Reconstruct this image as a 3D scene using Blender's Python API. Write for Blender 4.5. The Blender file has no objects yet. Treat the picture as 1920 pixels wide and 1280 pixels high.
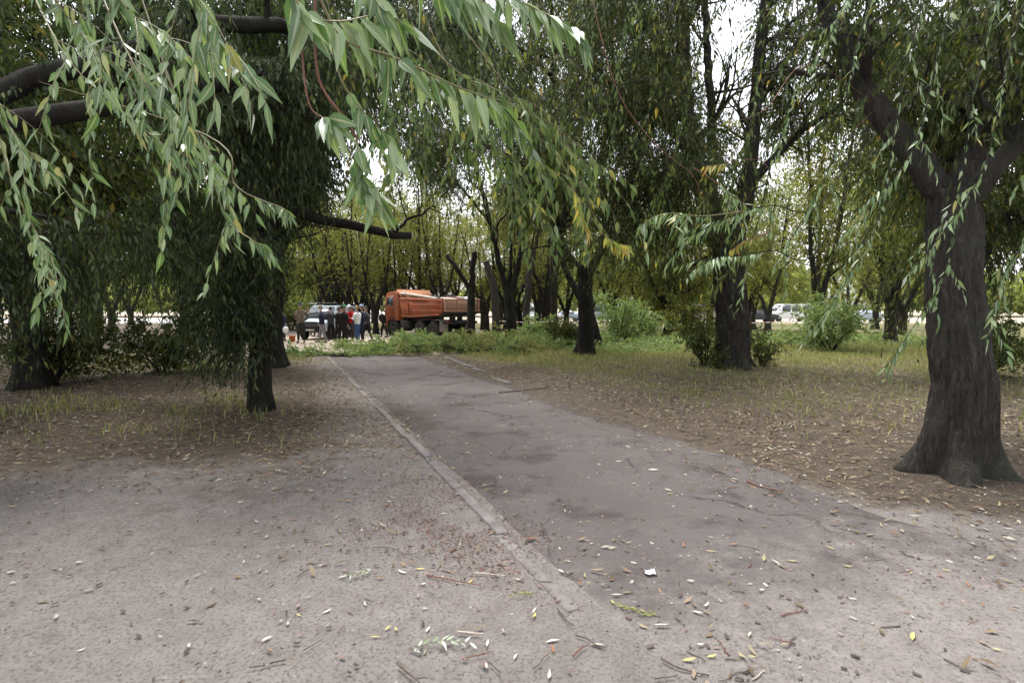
import bpy, math, random
import numpy as np
from mathutils import Vector, Matrix

SC = bpy.context.scene
COL = SC.collection
# ------------------------------------------------------------------ camera, sky, sun, exposure
EYE = 1.6
PITCH = math.atan(63 / 1000)
cam_d = bpy.data.cameras.new('camera')
cam = bpy.data.objects.new('camera', cam_d)
COL.objects.link(cam)
cam.location = (0, 0, EYE)
cam.rotation_euler = (math.pi / 2 - PITCH, 0, 0)
cam_d.sensor_width = 36
cam_d.lens = 36 * 1000 / 1920
cam_d.clip_start = 0.05
cam_d.clip_end = 2000
SC.camera = cam

world = bpy.data.worlds.new('World')
SC.world = world
world.use_nodes = True
wt = world.node_tree
wt.nodes.clear()
sky = wt.nodes.new('ShaderNodeTexSky')
sky.sky_type = 'NISHITA'
sky.sun_disc = False
SUN_EL, SUN_ROT = math.radians(70), math.radians(330)
sky.sun_elevation = SUN_EL
sky.sun_rotation = SUN_ROT
sky.air_density = 1.0
sky.dust_density = 3.0
hs = wt.nodes.new('ShaderNodeHueSaturation')
hs.inputs['Saturation'].default_value = 0.16
bg = wt.nodes.new('ShaderNodeBackground')
bg.inputs['Strength'].default_value = 0.15
wo = wt.nodes.new('ShaderNodeOutputWorld')
wt.links.new(sky.outputs[0], hs.inputs['Color'])
wt.links.new(hs.outputs[0], bg.inputs[0])
wt.links.new(bg.outputs[0], wo.inputs[0])

sun_d = bpy.data.lights.new('sun', 'SUN')
sun_d.energy = 1.4
sun_d.angle = math.radians(25)
sun_d.color = (1, 0.965, 0.92)
sun = bpy.data.objects.new('sun', sun_d)
COL.objects.link(sun)
sun.rotation_euler = (math.pi / 2 - SUN_EL, 0, math.pi - SUN_ROT)
sun.location = (0, -10, 30)

SC.view_settings.view_transform = 'Standard'
SC.view_settings.look = 'None'
SC.view_settings.gamma = 1
SC.view_settings.exposure = 1.6
SC.cycles.max_bounces = 8
SC.cycles.diffuse_bounces = 3
SC.cycles.transmission_bounces = 4
SC.cycles.transparent_max_bounces = 8
SC.cycles.sample_clamp_indirect = 6

# ------------------------------------------------------------------ helpers
CT, ST = math.cos(PITCH), math.sin(PITCH)


def P(px, py, d):
    """photo pixel + distance ahead (m) -> world point"""
    u, v = (px - 960) / 1000, (640 - py) / 1000
    x, y, z = u, v * ST + CT, v * CT - ST
    k = d / y
    return np.array([x * k, d, EYE + z * k])


def hz(X, Y):
    """height of the ground"""
    X = np.asarray(X, float); Y = np.asarray(Y, float)
    s = X + 0.437 * Y
    off = np.clip(np.maximum(1.45 - s, s - 4.95) / 0.9, 0, 1)
    rough = 0.022 * (np.sin(X * 2.1 + 1.3) * np.cos(Y * 1.7) + np.sin(X * 0.7 - Y * 0.9) + 0.5 * np.sin(X * 5.3 + Y * 3.1))
    bank = 0.05 * np.clip((s - 5.2) / 1.5, 0, 1)
    t = np.clip((Y - 24) / 6, 0, 1)
    dip = -0.18 * t * t * (3 - 2 * t)
    tr = np.clip((Y - 17) / 3, 0, 1) * np.clip((2 - X) / 2, 0, 1)
    near = np.clip((Y - 2.5) / 4, 0.25, 1)
    return (off * near * (1 - 0.7 * tr)) * rough + off * bank + dip


def h1(x, y):
    return float(hz(x, y))


class G:
    """collects geometry for ONE mesh object"""
    def __init__(s):
        s.v, s.q, s.t, s.n = [], [], [], 0

    def add(s, V, Q=None, T=None, m=0):
        V = np.asarray(V, float).reshape(-1, 3)
        if Q is not None and len(Q):
            s.q.append((np.asarray(Q, int) + s.n, m))
        if T is not None and len(T):
            s.t.append((np.asarray(T, int) + s.n, m))
        s.v.append(V); s.n += len(V)

    def mesh(s, name, mats, smooth=False):
        me = bpy.data.meshes.new(name)
        V = np.concatenate(s.v) if s.v else np.zeros((0, 3))
        nq = sum(len(a) for a, _ in s.q); nt = sum(len(a) for a, _ in s.t)
        me.vertices.add(len(V)); me.vertices.foreach_set('co', V.astype(np.float32).ravel())
        me.loops.add(nq * 4 + nt * 3); me.polygons.add(nq + nt)
        li = [a.ravel() for a, _ in s.q] + [a.ravel() for a, _ in s.t]
        me.loops.foreach_set('vertex_index', np.concatenate(li).astype(np.int32))
        st = np.concatenate([np.arange(nq) * 4, nq * 4 + np.arange(nt) * 3]).astype(np.int32)
        me.polygons.foreach_set('loop_start', st)
        mi = [np.full(len(a), m) for a, m in s.q] + [np.full(len(a), m) for a, m in s.t]
        me.polygons.foreach_set('material_index', np.concatenate(mi).astype(np.int32))
        me.update(calc_edges=True)
        if smooth:
            me.polygons.foreach_set('use_smooth', np.ones(nq + nt, bool))
        for m in (mats if isinstance(mats, (list, tuple)) else [mats]):
            me.materials.append(m)
        me.validate()
        return me

    def obj(s, name, mats, parent=None, smooth=False, loc=None):
        o = bpy.data.objects.new(name, s.mesh(name, mats, smooth))
        COL.objects.link(o)
        if parent is not None:
            o.parent = parent
        if loc is not None:
            o.location = loc
        return o

    def box(s, c, d, m=0, rot=None, bev=0.0):
        c = np.asarray(c, float); d = np.asarray(d, float) / 2
        if bev:
            b = min(bev, d.min() * 0.9)
            V = []
            for ax in range(3):
                for sg in (-1, 1):
                    o1, o2 = [a for a in range(3) if a != ax]
                    for s1, s2 in ((-1, -1), (1, -1), (1, 1), (-1, 1)):
                        p = np.zeros(3)
                        p[ax] = sg * d[ax]; p[o1] = s1 * (d[o1] - b); p[o2] = s2 * (d[o2] - b)
                        V.append(p)
            V = np.array(V)
            me_q = [[i * 4, i * 4 + 1, i * 4 + 2, i * 4 + 3] for i in range(6)]
            # edge bevels + corners by nearest matching (convex: build from hull)
            import bmesh
            bm = bmesh.new()
            for p in V:
                bm.verts.new(p)
            bmesh.ops.convex_hull(bm, input=bm.verts)
            bm.verts.ensure_lookup_table(); bm.verts.index_update()
            VV = np.array([v.co[:] for v in bm.verts])
            T = [[v.index for v in f.verts] for f in bm.faces]
            bm.free()
            if rot is not None:
                VV = VV @ np.array(rot).T
            s.add(VV + c, T=[t for t in T if len(t) == 3], Q=[t for t in T if len(t) == 4], m=m)
            return
        V = np.array([[x, y, z] for x in (-1, 1) for y in (-1, 1) for z in (-1, 1)], float) * d
        if rot is not None:
            V = V @ np.array(rot).T
        Q = [[0, 1, 3, 2], [4, 6, 7, 5], [0, 4, 5, 1], [2, 3, 7, 6], [0, 2, 6, 4], [1, 5, 7, 3]]
        s.add(V + c, Q, m=m)

    def tube(s, pts, rad, sides=8, m=0, rough=0.0, rng=None, cap=True, flute=None):
        pts = np.asarray(pts, float); k = len(pts)
        rad = np.broadcast_to(np.asarray(rad, float), (k,))
        tg = np.gradient(pts, axis=0)
        tg /= np.linalg.norm(tg, axis=1)[:, None] + 1e-9
        ref = np.array([0.31, 0.95, 0.05]) if abs(tg[:, 2]).mean() > 0.6 else np.array([0.02, 0.05, 1.0])
        a = np.cross(tg, ref); a /= np.linalg.norm(a, axis=1)[:, None] + 1e-9
        b = np.cross(tg, a)
        th = np.linspace(0, 2 * math.pi, sides, endpoint=False)
        R = np.repeat(rad[:, None], sides, 1)
        if rough and rng is not None:
            R = R * (1 + rough * (rng.random((k, sides)) - 0.5) * 2)
        if flute is not None:
            R = R * (1 + flute[:, None] * np.cos(th * 5 + 0.7)[None])
        V = pts[:, None] + R[..., None] * (a[:, None] * np.cos(th)[None, :, None] + b[:, None] * np.sin(th)[None, :, None])
        V = V.reshape(-1, 3)
        i = np.arange(k - 1)[:, None] * sides; j = np.arange(sides)[None]; j2 = (j + 1) % sides
        Q = np.stack([i + j, i + j2, i + sides + j2, i + sides + j], -1).reshape(-1, 4)
        T = None
        if cap:
            V = np.concatenate([V, pts[:1], pts[-1:]])
            jj = np.arange(sides)
            T = np.concatenate([np.stack([np.full(sides, k * sides), (jj + 1) % sides, jj], 1),
                                np.stack([np.full(sides, k * sides + 1), (k - 1) * sides + jj, (k - 1) * sides + (jj + 1) % sides], 1)])
        s.add(V, Q, T, m)

    def cyl(s, p0, p1, r, sides=16, m=0):
        s.tube(np.array([p0, p1], float), [r, r], sides, m)

    def lathe(s, prof, center, axis='X', sides=20, m=0):
        """prof: list of (offset along axis, radius)"""
        prof = np.asarray(prof, float); k = len(prof)
        th = np.linspace(0, 2 * math.pi, sides, endpoint=False)
        A = np.repeat(prof[:, 0][:, None], sides, 1); C = prof[:, 1][:, None] * np.cos(th); S = prof[:, 1][:, None] * np.sin(th)
        V = {'X': np.stack([A, C, S], -1), 'Y': np.stack([C, A, S], -1), 'Z': np.stack([C, S, A], -1)}[axis].reshape(-1, 3) + np.asarray(center)
        i = np.arange(k - 1)[:, None] * sides; j = np.arange(sides)[None]; j2 = (j + 1) % sides
        s.add(V, np.stack([i + j, i + j2, i + sides + j2, i + sides + j], -1).reshape(-1, 4), None, m)

    def prism(s, poly, x0, x1, axis='X', m=0):
        """extrude a polygon (list of 2-D points) between x0 and x1 along an axis; fan-capped (convex-ish)"""
        poly = np.asarray(poly, float); n = len(poly)

        def up(a):
            z = np.full(n, a)
            return {'X': np.stack([z, poly[:, 0], poly[:, 1]], 1), 'Y': np.stack([poly[:, 0], z, poly[:, 1]], 1)}[axis]
        c = poly.mean(0)
        cc = {'X': [[x0, c[0], c[1]], [x1, c[0], c[1]]], 'Y': [[c[0], x0, c[1]], [c[0], x1, c[1]]]}[axis]
        V = np.concatenate([up(x0), up(x1), np.array(cc)])
        j = np.arange(n); j2 = (j + 1) % n
        s.add(V, np.stack([j, j2, n + j2, n + j], 1),
              np.concatenate([np.stack([np.full(n, 2 * n), j2, j], 1), np.stack([np.full(n, 2 * n + 1), n + j, n + j2], 1)]), m)


def tag(o, label=None, cat=None, group=None, kind=None):
    if label: o['label'] = label
    if cat: o['category'] = cat
    if group: o['group'] = group
    if kind: o['kind'] = kind
    return o


def empty(name, loc=(0, 0, 0), rz=0.0):
    o = bpy.data.objects.new(name, None)
    COL.objects.link(o)
    o.location = loc; o.rotation_euler = (0, 0, rz); o.empty_display_size = 0.2
    return o


def copy_tree(o, parent=None):
    c = o.copy(); COL.objects.link(c)
    if parent is not None:
        c.parent = parent
    for ch in list(o.children):
        copy_tree(ch, c)
    return c


# ------------------------------------------------------------------ materials
class NT:
    def __init__(s, name):
        s.m = bpy.data.materials.new(name); s.m.use_nodes = True
        s.t = s.m.node_tree; s.t.nodes.clear()
        s.out = s.t.nodes.new('ShaderNodeOutputMaterial')

    def n(s, typ, **kw):
        nd = s.t.nodes.new(typ)
        for k, v in kw.items():
            if k in nd.bl_rna.properties:
                setattr(nd, k, v)
            else:
                nd.inputs[k.replace('_', ' ')].default_value = v
        return nd

    def l(s, a, b):
        s.t.links.new(a, b)

    def ramp(s, fac, stops, interp='LINEAR'):
        r = s.n('ShaderNodeValToRGB'); r.color_ramp.interpolation = interp
        e = r.color_ramp.elements
        while len(e) < len(stops):
            e.new(0.5)
        for el, (p, c) in zip(e, stops):
            el.position = p; el.color = (*c, 1) if len(c) == 3 else c
        s.l(fac, r.inputs[0])
        return r.outputs[0]

    def mix(s, fac, a, b, blend='MIX'):
        m = s.n('ShaderNodeMix', data_type='RGBA', blend_type=blend)
        for sock, v in ((m.inputs[0], fac), (m.inputs[6], a), (m.inputs[7], b)):
            if hasattr(v, 'is_linked'):
                s.l(v, sock)
            else:
                sock.default_value = v if isinstance(v, (int, float)) else (*v, 1)
        return m.outputs[2]

    def noise(s, scale, detail=4, rough=0.55, vec=None, dims='3D'):
        n = s.n('ShaderNodeTexNoise', noise_dimensions=dims)
        n.inputs['Scale'].default_value = scale; n.inputs['Detail'].default_value = detail; n.inputs['Roughness'].default_value = rough
        if vec is not None: s.l(vec, n.inputs['Vector'])
        return n.outputs[0]

    def obj(s):
        return s.n('ShaderNodeTexCoord').outputs['Object']

    def math(s, op, a, b=0.0, clamp=False):
        m = s.n('ShaderNodeMath', operation=op, use_clamp=clamp)
        for sock, v in ((m.inputs[0], a), (m.inputs[1], b)):
            if hasattr(v, 'is_linked'): s.l(v, sock)
            else: sock.default_value = v
        return m.outputs[0]

    def pbr(s, col, rough=0.7, metal=0.0, spec=0.5, bump=None, bstr=0.3, bdist=0.02):
        p = s.n('ShaderNodeBsdfPrincipled')
        for sock, v in ((p.inputs['Base Color'], col), (p.inputs['Roughness'], rough)):
            if hasattr(v, 'is_linked'): s.l(v, sock)
            else: sock.default_value = v if isinstance(v, (int, float)) else (*v, 1)
        p.inputs['Metallic'].default_value = metal
        p.inputs['Specular IOR Level'].default_value = spec
        if bump is not None:
            b = s.n('ShaderNodeBump'); b.inputs['Strength'].default_value = bstr; b.inputs['Distance'].default_value = bdist
            s.l(bump, b.inputs['Height']); s.l(b.outputs[0], p.inputs['Normal'])
        return p.outputs[0]

    def done(s, sh):
        s.l(sh, s.out.inputs[0]); return s.m


def leaf_mat(name, stops, under=None, trans=0.35, rough=0.45, spec=0.12, rib=False):
    n = NT(name)
    geo = n.n('ShaderNodeNewGeometry')
    col = n.ramp(geo.outputs['Random Per Island'], stops)
    # vein / tone mottling
    no = n.noise(9, 2, 0.6, n.obj())
    col = n.mix(0.5, col, n.ramp(no, [(0.3, (0.62, 0.62, 0.62)), (0.7, (1.25, 1.25, 1.25))]), 'MULTIPLY')
    if under is not None:
        col = n.mix(geo.outputs['Backfacing'], col, n.mix(0.55, col, under))
    if rib:
        at_ = n.n('ShaderNodeAttribute', attribute_name='rib')
        col = n.mix(n.ramp(at_.outputs['Fac'], [(0.80, (0, 0, 0)), (0.93, (0.75, 0.75, 0.75))]), col, (0.40, 0.43, 0.26))
        blo = n.noise(60, 3, 0.7, n.obj())
        col = n.mix(n.ramp(blo, [(0.66, (0, 0, 0)), (0.74, (0.5, 0.5, 0.5))]), col, (0.22, 0.19, 0.08))
    p = n.pbr(col, rough, 0, spec)
    tr = n.n('ShaderNodeBsdfTranslucent')
    n.l(n.mix(1.0, col, (1.25, 1.3, 0.55), 'MULTIPLY'), tr.inputs[0])
    mx = n.n('ShaderNodeMixShader'); mx.inputs[0].default_value = trans
    n.l(p, mx.inputs[1]); n.l(tr.outputs[0], mx.inputs[2])
    return n.done(mx.outputs[0])


def bark_mat(name, dark, light, scale=1.0):
    n = NT(name)
    o = n.obj()
    wv = n.n('ShaderNodeTexNoise'); wv.inputs['Scale'].default_value = 3.0; wv.inputs['Detail'].default_value = 3; n.l(o, wv.inputs['Vector'])
    sc = n.n('ShaderNodeVectorMath', operation='SCALE'); sc.inputs['Scale'].default_value = 0.16; n.l(wv.outputs['Color'], sc.inputs[0])
    ad = n.n('ShaderNodeVectorMath', operation='ADD'); n.l(o, ad.inputs[0]); n.l(sc.outputs[0], ad.inputs[1])
    mp = n.n('ShaderNodeMapping'); mp.inputs['Scale'].default_value = (26 * scale, 26 * scale, 2.6 * scale); n.l(ad.outputs[0], mp.inputs[0])
    f1 = n.noise(1.0, 5, 0.62, mp.outputs[0])
    mp2 = n.n('ShaderNodeMapping'); mp2.inputs['Scale'].default_value = (60 * scale, 60 * scale, 14 * scale); n.l(o, mp2.inputs[0])
    f2 = n.noise(1.0, 4, 0.6, mp2.outputs[0])
    ridge = n.math('SUBTRACT', 1.0, n.math('MULTIPLY', n.math('ABSOLUTE', n.math('SUBTRACT', f1, 0.5)), 5.0), True)
    f = n.math('ADD', n.math('MULTIPLY', f1, 1.0), n.math('MULTIPLY', f2, 0.35))
    col = n.ramp(f, [(0.48, dark), (0.72, light), (0.9, tuple(min(1, c * 1.35) for c in light))])
    col = n.mix(n.math('MULTIPLY', ridge, 0.55), col, dark)
    big = n.noise(1.6, 3, 0.5, o)
    col = n.mix(n.ramp(big, [(0.45, (0, 0, 0)), (0.7, (0.45, 0.45, 0.45))]), col, (0.06, 0.065, 0.045))
    h = n.math('SUBTRACT', f, n.math('MULTIPLY', ridge, 0.35))
    return n.done(n.pbr(col, 0.9, 0, 0.2, h, 0.85, 0.035))


def plain_mat(name, col, rough=0.6, metal=0.0, var=0.25, scale=6.0, dirt=None, spec=0.4):
    n = NT(name)
    o = n.obj()
    nz = n.noise(scale, 5, 0.6, o)
    c = n.mix(n.ramp(nz, [(0.3, (0, 0, 0)), (0.75, (1, 1, 1))]), tuple(x * (1 - var) for x in col), tuple(min(1, x * (1 + var)) for x in col))
    if dirt is not None:
        d2 = n.noise(scale * 0.35, 6, 0.7, o)
        c = n.mix(n.ramp(d2, [(0.42, (0, 0, 0)), (0.72, (0.8, 0.8, 0.8))]), c, dirt)
    return n.done(n.pbr(c, rough, metal, spec, nz, 0.12, 0.01))


def glass_mat(name, tint=(0.03, 0.035, 0.04)):
    n = NT(name)
    nz = n.noise(3, 2, 0.5, n.obj())
    return n.done(n.pbr(n.mix(nz, tint, tuple(t * 2 for t in tint)), 0.08, 0.0, 0.9))


M = {}
# willow leaves: upper side deep green, under side whitish
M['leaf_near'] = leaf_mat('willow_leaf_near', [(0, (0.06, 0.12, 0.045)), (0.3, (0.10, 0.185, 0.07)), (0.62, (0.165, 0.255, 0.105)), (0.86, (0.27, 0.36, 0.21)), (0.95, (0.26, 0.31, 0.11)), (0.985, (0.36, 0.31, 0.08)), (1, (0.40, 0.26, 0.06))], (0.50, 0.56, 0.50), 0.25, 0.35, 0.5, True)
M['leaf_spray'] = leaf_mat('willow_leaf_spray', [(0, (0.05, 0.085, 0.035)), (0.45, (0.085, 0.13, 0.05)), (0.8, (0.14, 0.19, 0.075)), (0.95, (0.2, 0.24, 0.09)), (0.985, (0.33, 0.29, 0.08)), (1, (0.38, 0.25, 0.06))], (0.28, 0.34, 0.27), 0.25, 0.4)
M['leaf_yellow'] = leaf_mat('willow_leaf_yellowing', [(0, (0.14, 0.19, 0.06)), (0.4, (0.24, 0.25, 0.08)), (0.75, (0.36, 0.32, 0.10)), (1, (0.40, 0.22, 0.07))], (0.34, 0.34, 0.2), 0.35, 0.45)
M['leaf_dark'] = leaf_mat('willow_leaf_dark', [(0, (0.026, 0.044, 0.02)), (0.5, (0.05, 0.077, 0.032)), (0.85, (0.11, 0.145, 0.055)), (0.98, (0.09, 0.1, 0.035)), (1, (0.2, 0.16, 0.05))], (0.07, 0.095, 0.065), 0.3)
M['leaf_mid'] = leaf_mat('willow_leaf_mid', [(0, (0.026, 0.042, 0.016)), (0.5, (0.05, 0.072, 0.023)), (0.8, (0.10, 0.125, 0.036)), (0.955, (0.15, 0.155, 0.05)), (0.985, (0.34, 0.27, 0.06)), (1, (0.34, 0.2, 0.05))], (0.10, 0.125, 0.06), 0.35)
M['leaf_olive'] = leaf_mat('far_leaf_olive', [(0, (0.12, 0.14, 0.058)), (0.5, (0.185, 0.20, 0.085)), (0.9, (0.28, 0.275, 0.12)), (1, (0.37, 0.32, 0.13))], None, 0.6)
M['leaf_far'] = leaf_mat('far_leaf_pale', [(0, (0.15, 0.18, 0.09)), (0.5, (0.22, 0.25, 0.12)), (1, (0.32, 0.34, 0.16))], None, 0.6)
M['leaf_weed'] = leaf_mat('weed_leaf', [(0, (0.138, 0.206, 0.081)), (0.5, (0.213, 0.306, 0.125)), (0.85, (0.312, 0.388, 0.163)), (1, (0.450, 0.438, 0.175))], (0.250, 0.312, 0.188), 0.3)
M['leaf_cut'] = leaf_mat('cut_branch_leaf', [(0, (0.15, 0.19, 0.065)), (0.5, (0.26, 0.28, 0.10)), (0.85, (0.37, 0.35, 0.14)), (1, (0.48, 0.42, 0.2))], (0.3, 0.32, 0.2), 0.3)
M['grass'] = leaf_mat('grass_blade', [(0, (0.163, 0.206, 0.075)), (0.5, (0.250, 0.275, 0.106)), (0.8, (0.362, 0.338, 0.150)), (1, (0.475, 0.413, 0.225))], None, 0.25, 0.6)
M['litter'] = leaf_mat('litter_leaf', [(0, (0.10, 0.07, 0.045)), (0.35, (0.17, 0.125, 0.075)), (0.6, (0.25, 0.195, 0.13)), (0.72, (0.21, 0.115, 0.085)), (0.8, (0.30, 0.25, 0.17)), (0.93, (0.34, 0.30, 0.18)), (1, (0.5, 0.46, 0.40))], None, 0.05, 0.6)
M['fallen_pale'] = leaf_mat('fallen_leaf_pale', [(0, (0.42, 0.38, 0.32)), (0.5, (0.52, 0.48, 0.42)), (1, (0.62, 0.59, 0.52))], None, 0.05, 0.55)
M['fallen_yellow'] = leaf_mat('fallen_leaf_yellow', [(0, (0.42, 0.36, 0.12)), (1, (0.55, 0.47, 0.2))], None, 0.08, 0.55)
M['fallen_brown'] = leaf_mat('fallen_leaf_brown', [(0, (0.2, 0.1, 0.06)), (1, (0.36, 0.17, 0.09))], None, 0.05, 0.6)
M['red_litter'] = leaf_mat('reddish_crumbs', [(0, (0.12, 0.06, 0.05)), (0.6, (0.19, 0.10, 0.085)), (1, (0.3, 0.19, 0.15))], None, 0.05, 0.7)
M['sprig'] = leaf_mat('fallen_sprig_leaf', [(0, (0.16, 0.22, 0.09)), (0.5, (0.4, 0.44, 0.36)), (1, (0.55, 0.58, 0.54))], (0.55, 0.58, 0.55), 0.05, 0.5)
M['bark'] = bark_mat('bark_dark', (0.006, 0.005, 0.005), (0.036, 0.03, 0.027))
M['bark_grey'] = bark_mat('bark_grey', (0.02, 0.018, 0.017), (0.085, 0.076, 0.07))
M['bark_near'] = bark_mat('bark_furrowed', (0.008, 0.007, 0.006), (0.078, 0.068, 0.06))
M['bark_far'] = bark_mat('bark_far', (0.012, 0.010, 0.008), (0.05, 0.04, 0.033), 0.6)
M['twig_green'] = plain_mat('twig_green', (0.15, 0.13, 0.055), 0.5, var=0.3, scale=20)
M['twig_red'] = plain_mat('twig_red', (0.16, 0.06, 0.04), 0.5, var=0.3, scale=20)
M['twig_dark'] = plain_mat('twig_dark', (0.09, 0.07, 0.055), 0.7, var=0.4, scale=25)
M['twig_pale'] = plain_mat('twig_pale', (0.42, 0.36, 0.3), 0.7, var=0.2, scale=25)
M['wood_cut'] = plain_mat('cut_wood', (0.55, 0.45, 0.32), 0.7, var=0.2, scale=12)
M['log'] = plain_mat('peeled_log', (0.56, 0.5, 0.42), 0.7, var=0.25, scale=5, dirt=(0.3, 0.26, 0.2))


def ground_material():
    n = NT('ground_soil')
    o = n.obj()
    at = n.n('ShaderNodeAttribute', attribute_name='zone')
    sep = n.n('ShaderNodeSeparateColor'); n.l(at.outputs['Color'], sep.inputs[0])
    fine = n.noise(52, 6, 0.75, o); mid = n.noise(6.5, 6, 0.65, o); big = n.noise(0.7, 5, 0.6, o); grit = n.noise(230, 3, 0.75, o)
    bare = n.mix(n.ramp(mid, [(0.3, (0, 0, 0)), (0.7, (1, 1, 1))]), (0.214, 0.191, 0.177), (0.298, 0.271, 0.254))
    bare = n.mix(n.ramp(fine, [(0.37, (0.7, 0.7, 0.7)), (0.50, (0, 0, 0))]), bare, (0.085, 0.073, 0.066))
    bare = n.mix(n.ramp(grit, [(0.28, (0.7, 0.7, 0.7)), (0.40, (0, 0, 0))]), bare, (0.07, 0.06, 0.055))
    bare = n.mix(n.ramp(grit, [(0.6, (0, 0, 0)), (0.72, (0.7, 0.7, 0.7))]), bare, (0.42, 0.395, 0.38))
    bare = n.mix(n.ramp(big, [(0.52, (0, 0, 0)), (0.72, (0.45, 0.45, 0.45))]), bare, (0.18, 0.152, 0.135))
    soil = n.mix(n.ramp(mid, [(0.35, (0, 0, 0)), (0.65, (1, 1, 1))]), (0.055, 0.042, 0.036), (0.125, 0.098, 0.078))
    soil = n.mix(n.ramp(fine, [(0.45, (0, 0, 0)), (0.7, (0.8, 0.8, 0.8))]), soil, (0.2, 0.165, 0.115))
    grass = n.mix(n.ramp(mid, [(0.35, (0, 0, 0)), (0.65, (1, 1, 1))]), (0.12, 0.122, 0.05), (0.23, 0.21, 0.095))
    grass = n.mix(n.ramp(fine, [(0.4, (0.6, 0.6, 0.6)), (0.6, (0, 0, 0))]), grass, (0.06, 0.055, 0.03))
    dust = n.mix(n.ramp(mid, [(0.35, (0, 0, 0)), (0.65, (1, 1, 1))]), (0.27, 0.225, 0.175), (0.40, 0.345, 0.28))
    jit = n.math('MULTIPLY', n.math('SUBTRACT', n.noise(3.0, 6, 0.7, o), 0.5), 1.3)

    def msk(ch):
        return n.ramp(n.math('ADD', ch, jit, True), [(0.38, (0, 0, 0)), (0.62, (1, 1, 1))])
    col = n.mix(n.ramp(n.math('ADD', sep.outputs[0], jit, True), [(0.15, (0, 0, 0)), (0.85, (1, 1, 1))]), soil, bare)
    col = n.mix(msk(sep.outputs[1]), col, grass)
    col = n.mix(msk(sep.outputs[2]), col, dust)
    bmp = n.math('ADD', n.math('MULTIPLY', fine, 0.8), n.math('ADD', n.math('MULTIPLY', grit, 0.3), n.math('MULTIPLY', mid, 0.5)))
    return n.done(n.pbr(col, 0.95, 0, 0.15, bmp, 0.8, 0.035))


def path_material():
    n = NT('worn_asphalt')
    o = n.obj()
    at = n.n('ShaderNodeAttribute', attribute_name='zone')
    sep = n.n('ShaderNodeSeparateColor'); n.l(at.outputs['Color'], sep.inputs[0])
    fine = n.noise(52, 6, 0.75, o); mid = n.noise(6.5, 6, 0.65, o); big = n.noise(0.9, 5, 0.6, o); grit = n.noise(230, 3, 0.75, o)
    asp = n.mix(n.ramp(big, [(0.35, (0, 0, 0)), (0.7, (1, 1, 1))]), (0.112, 0.099, 0.094), (0.152, 0.136, 0.131))
    asp = n.mix(n.ramp(grit, [(0.55, (0, 0, 0)), (0.72, (0.4, 0.4, 0.4))]), asp, (0.24, 0.226, 0.222))
    asp = n.mix(n.ramp(fine, [(0.36, (0.5, 0.5, 0.5)), (0.55, (0, 0, 0))]), asp, (0.1, 0.088, 0.085))
    # damp / soil-stained patches with their own shape
    st = n.ramp(n.noise(1.4, 6, 0.62, o), [(0.53, (0, 0, 0)), (0.64, (0.8, 0.8, 0.8))])
    asp = n.mix(st, asp, (0.07, 0.058, 0.055))
    dust = n.mix(n.ramp(mid, [(0.3, (0, 0, 0)), (0.7, (1, 1, 1))]), (0.199, 0.178, 0.165), (0.276, 0.251, 0.236))
    dust = n.mix(n.ramp(n.noise(0.7, 5, 0.6, o), [(0.52, (0, 0, 0)), (0.72, (0.45, 0.45, 0.45))]), dust, (0.165, 0.14, 0.124))
    dust = n.mix(n.ramp(fine, [(0.37, (0.7, 0.7, 0.7)), (0.50, (0, 0, 0))]), dust, (0.085, 0.073, 0.067))
    dust = n.mix(n.ramp(grit, [(0.28, (0.7, 0.7, 0.7)), (0.40, (0, 0, 0))]), dust, (0.07, 0.06, 0.055))
    dust = n.mix(n.ramp(grit, [(0.6, (0, 0, 0)), (0.72, (0.7, 0.7, 0.7))]), dust, (0.42, 0.395, 0.38))
    jit = n.math('MULTIPLY', n.math('SUBTRACT', n.noise(2.2, 6, 0.7, o), 0.5), 1.5)
    msk = n.ramp(n.math('ADD', sep.outputs[0], jit, True), [(0.3, (0, 0, 0)), (0.7, (1, 1, 1))])
    soilm = n.ramp(n.math('ADD', sep.outputs[1], jit, True), [(0.35, (0, 0, 0)), (0.65, (1, 1, 1))])
    col = n.mix(soilm, asp, n.mix(mid, (0.06, 0.048, 0.042), (0.12, 0.10, 0.085)))
    col = n.mix(msk, col, dust)
    # long cracks
    mp = n.n('ShaderNodeMapping'); mp.inputs['Scale'].default_value = (0.55, 0.33, 1); mp.inputs['Rotation'].default_value = (0, 0, 0.41); n.l(o, mp.inputs[0])
    wob = n.n('ShaderNodeVectorMath', operation='ADD'); n.l(mp.outputs[0], wob.inputs[0])
    nv = n.n('ShaderNodeTexNoise'); nv.inputs['Scale'].default_value = 3; nv.inputs['Detail'].default_value = 4; n.l(o, nv.inputs['Vector'])
    sc = n.n('ShaderNodeVectorMath', operation='SCALE'); sc.inputs['Scale'].default_value = 0.22; n.l(nv.outputs['Color'], sc.inputs[0]); n.l(sc.outputs[0], wob.inputs[1])
    v = n.n('ShaderNodeTexVoronoi', feature='DISTANCE_TO_EDGE'); v.inputs['Scale'].default_value = 1.0; n.l(wob.outputs[0], v.inputs['Vector'])
    ck = n.ramp(v.outputs[0], [(0.0, (1, 1, 1)), (0.012, (0, 0, 0))])
    gate = n.ramp(n.noise(0.8, 2, 0.5, o), [(0.45, (0, 0, 0)), (0.6, (0.8, 0.8, 0.8))])
    ckm = n.mix(1.0, ck, gate, 'MULTIPLY')
    ckm = n.mix(msk, ckm, (0, 0, 0))
    col = n.mix(ckm, col, (0.045, 0.037, 0.034))
    bmp = n.math('ADD', n.math('MULTIPLY', fine, 0.6), n.math('ADD', n.math('MULTIPLY', grit, 0.3), n.math('MULTIPLY', mid, 0.6)))
    return n.done(n.pbr(col, 0.92, 0, 0.2, bmp, 0.75, 0.032))


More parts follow.
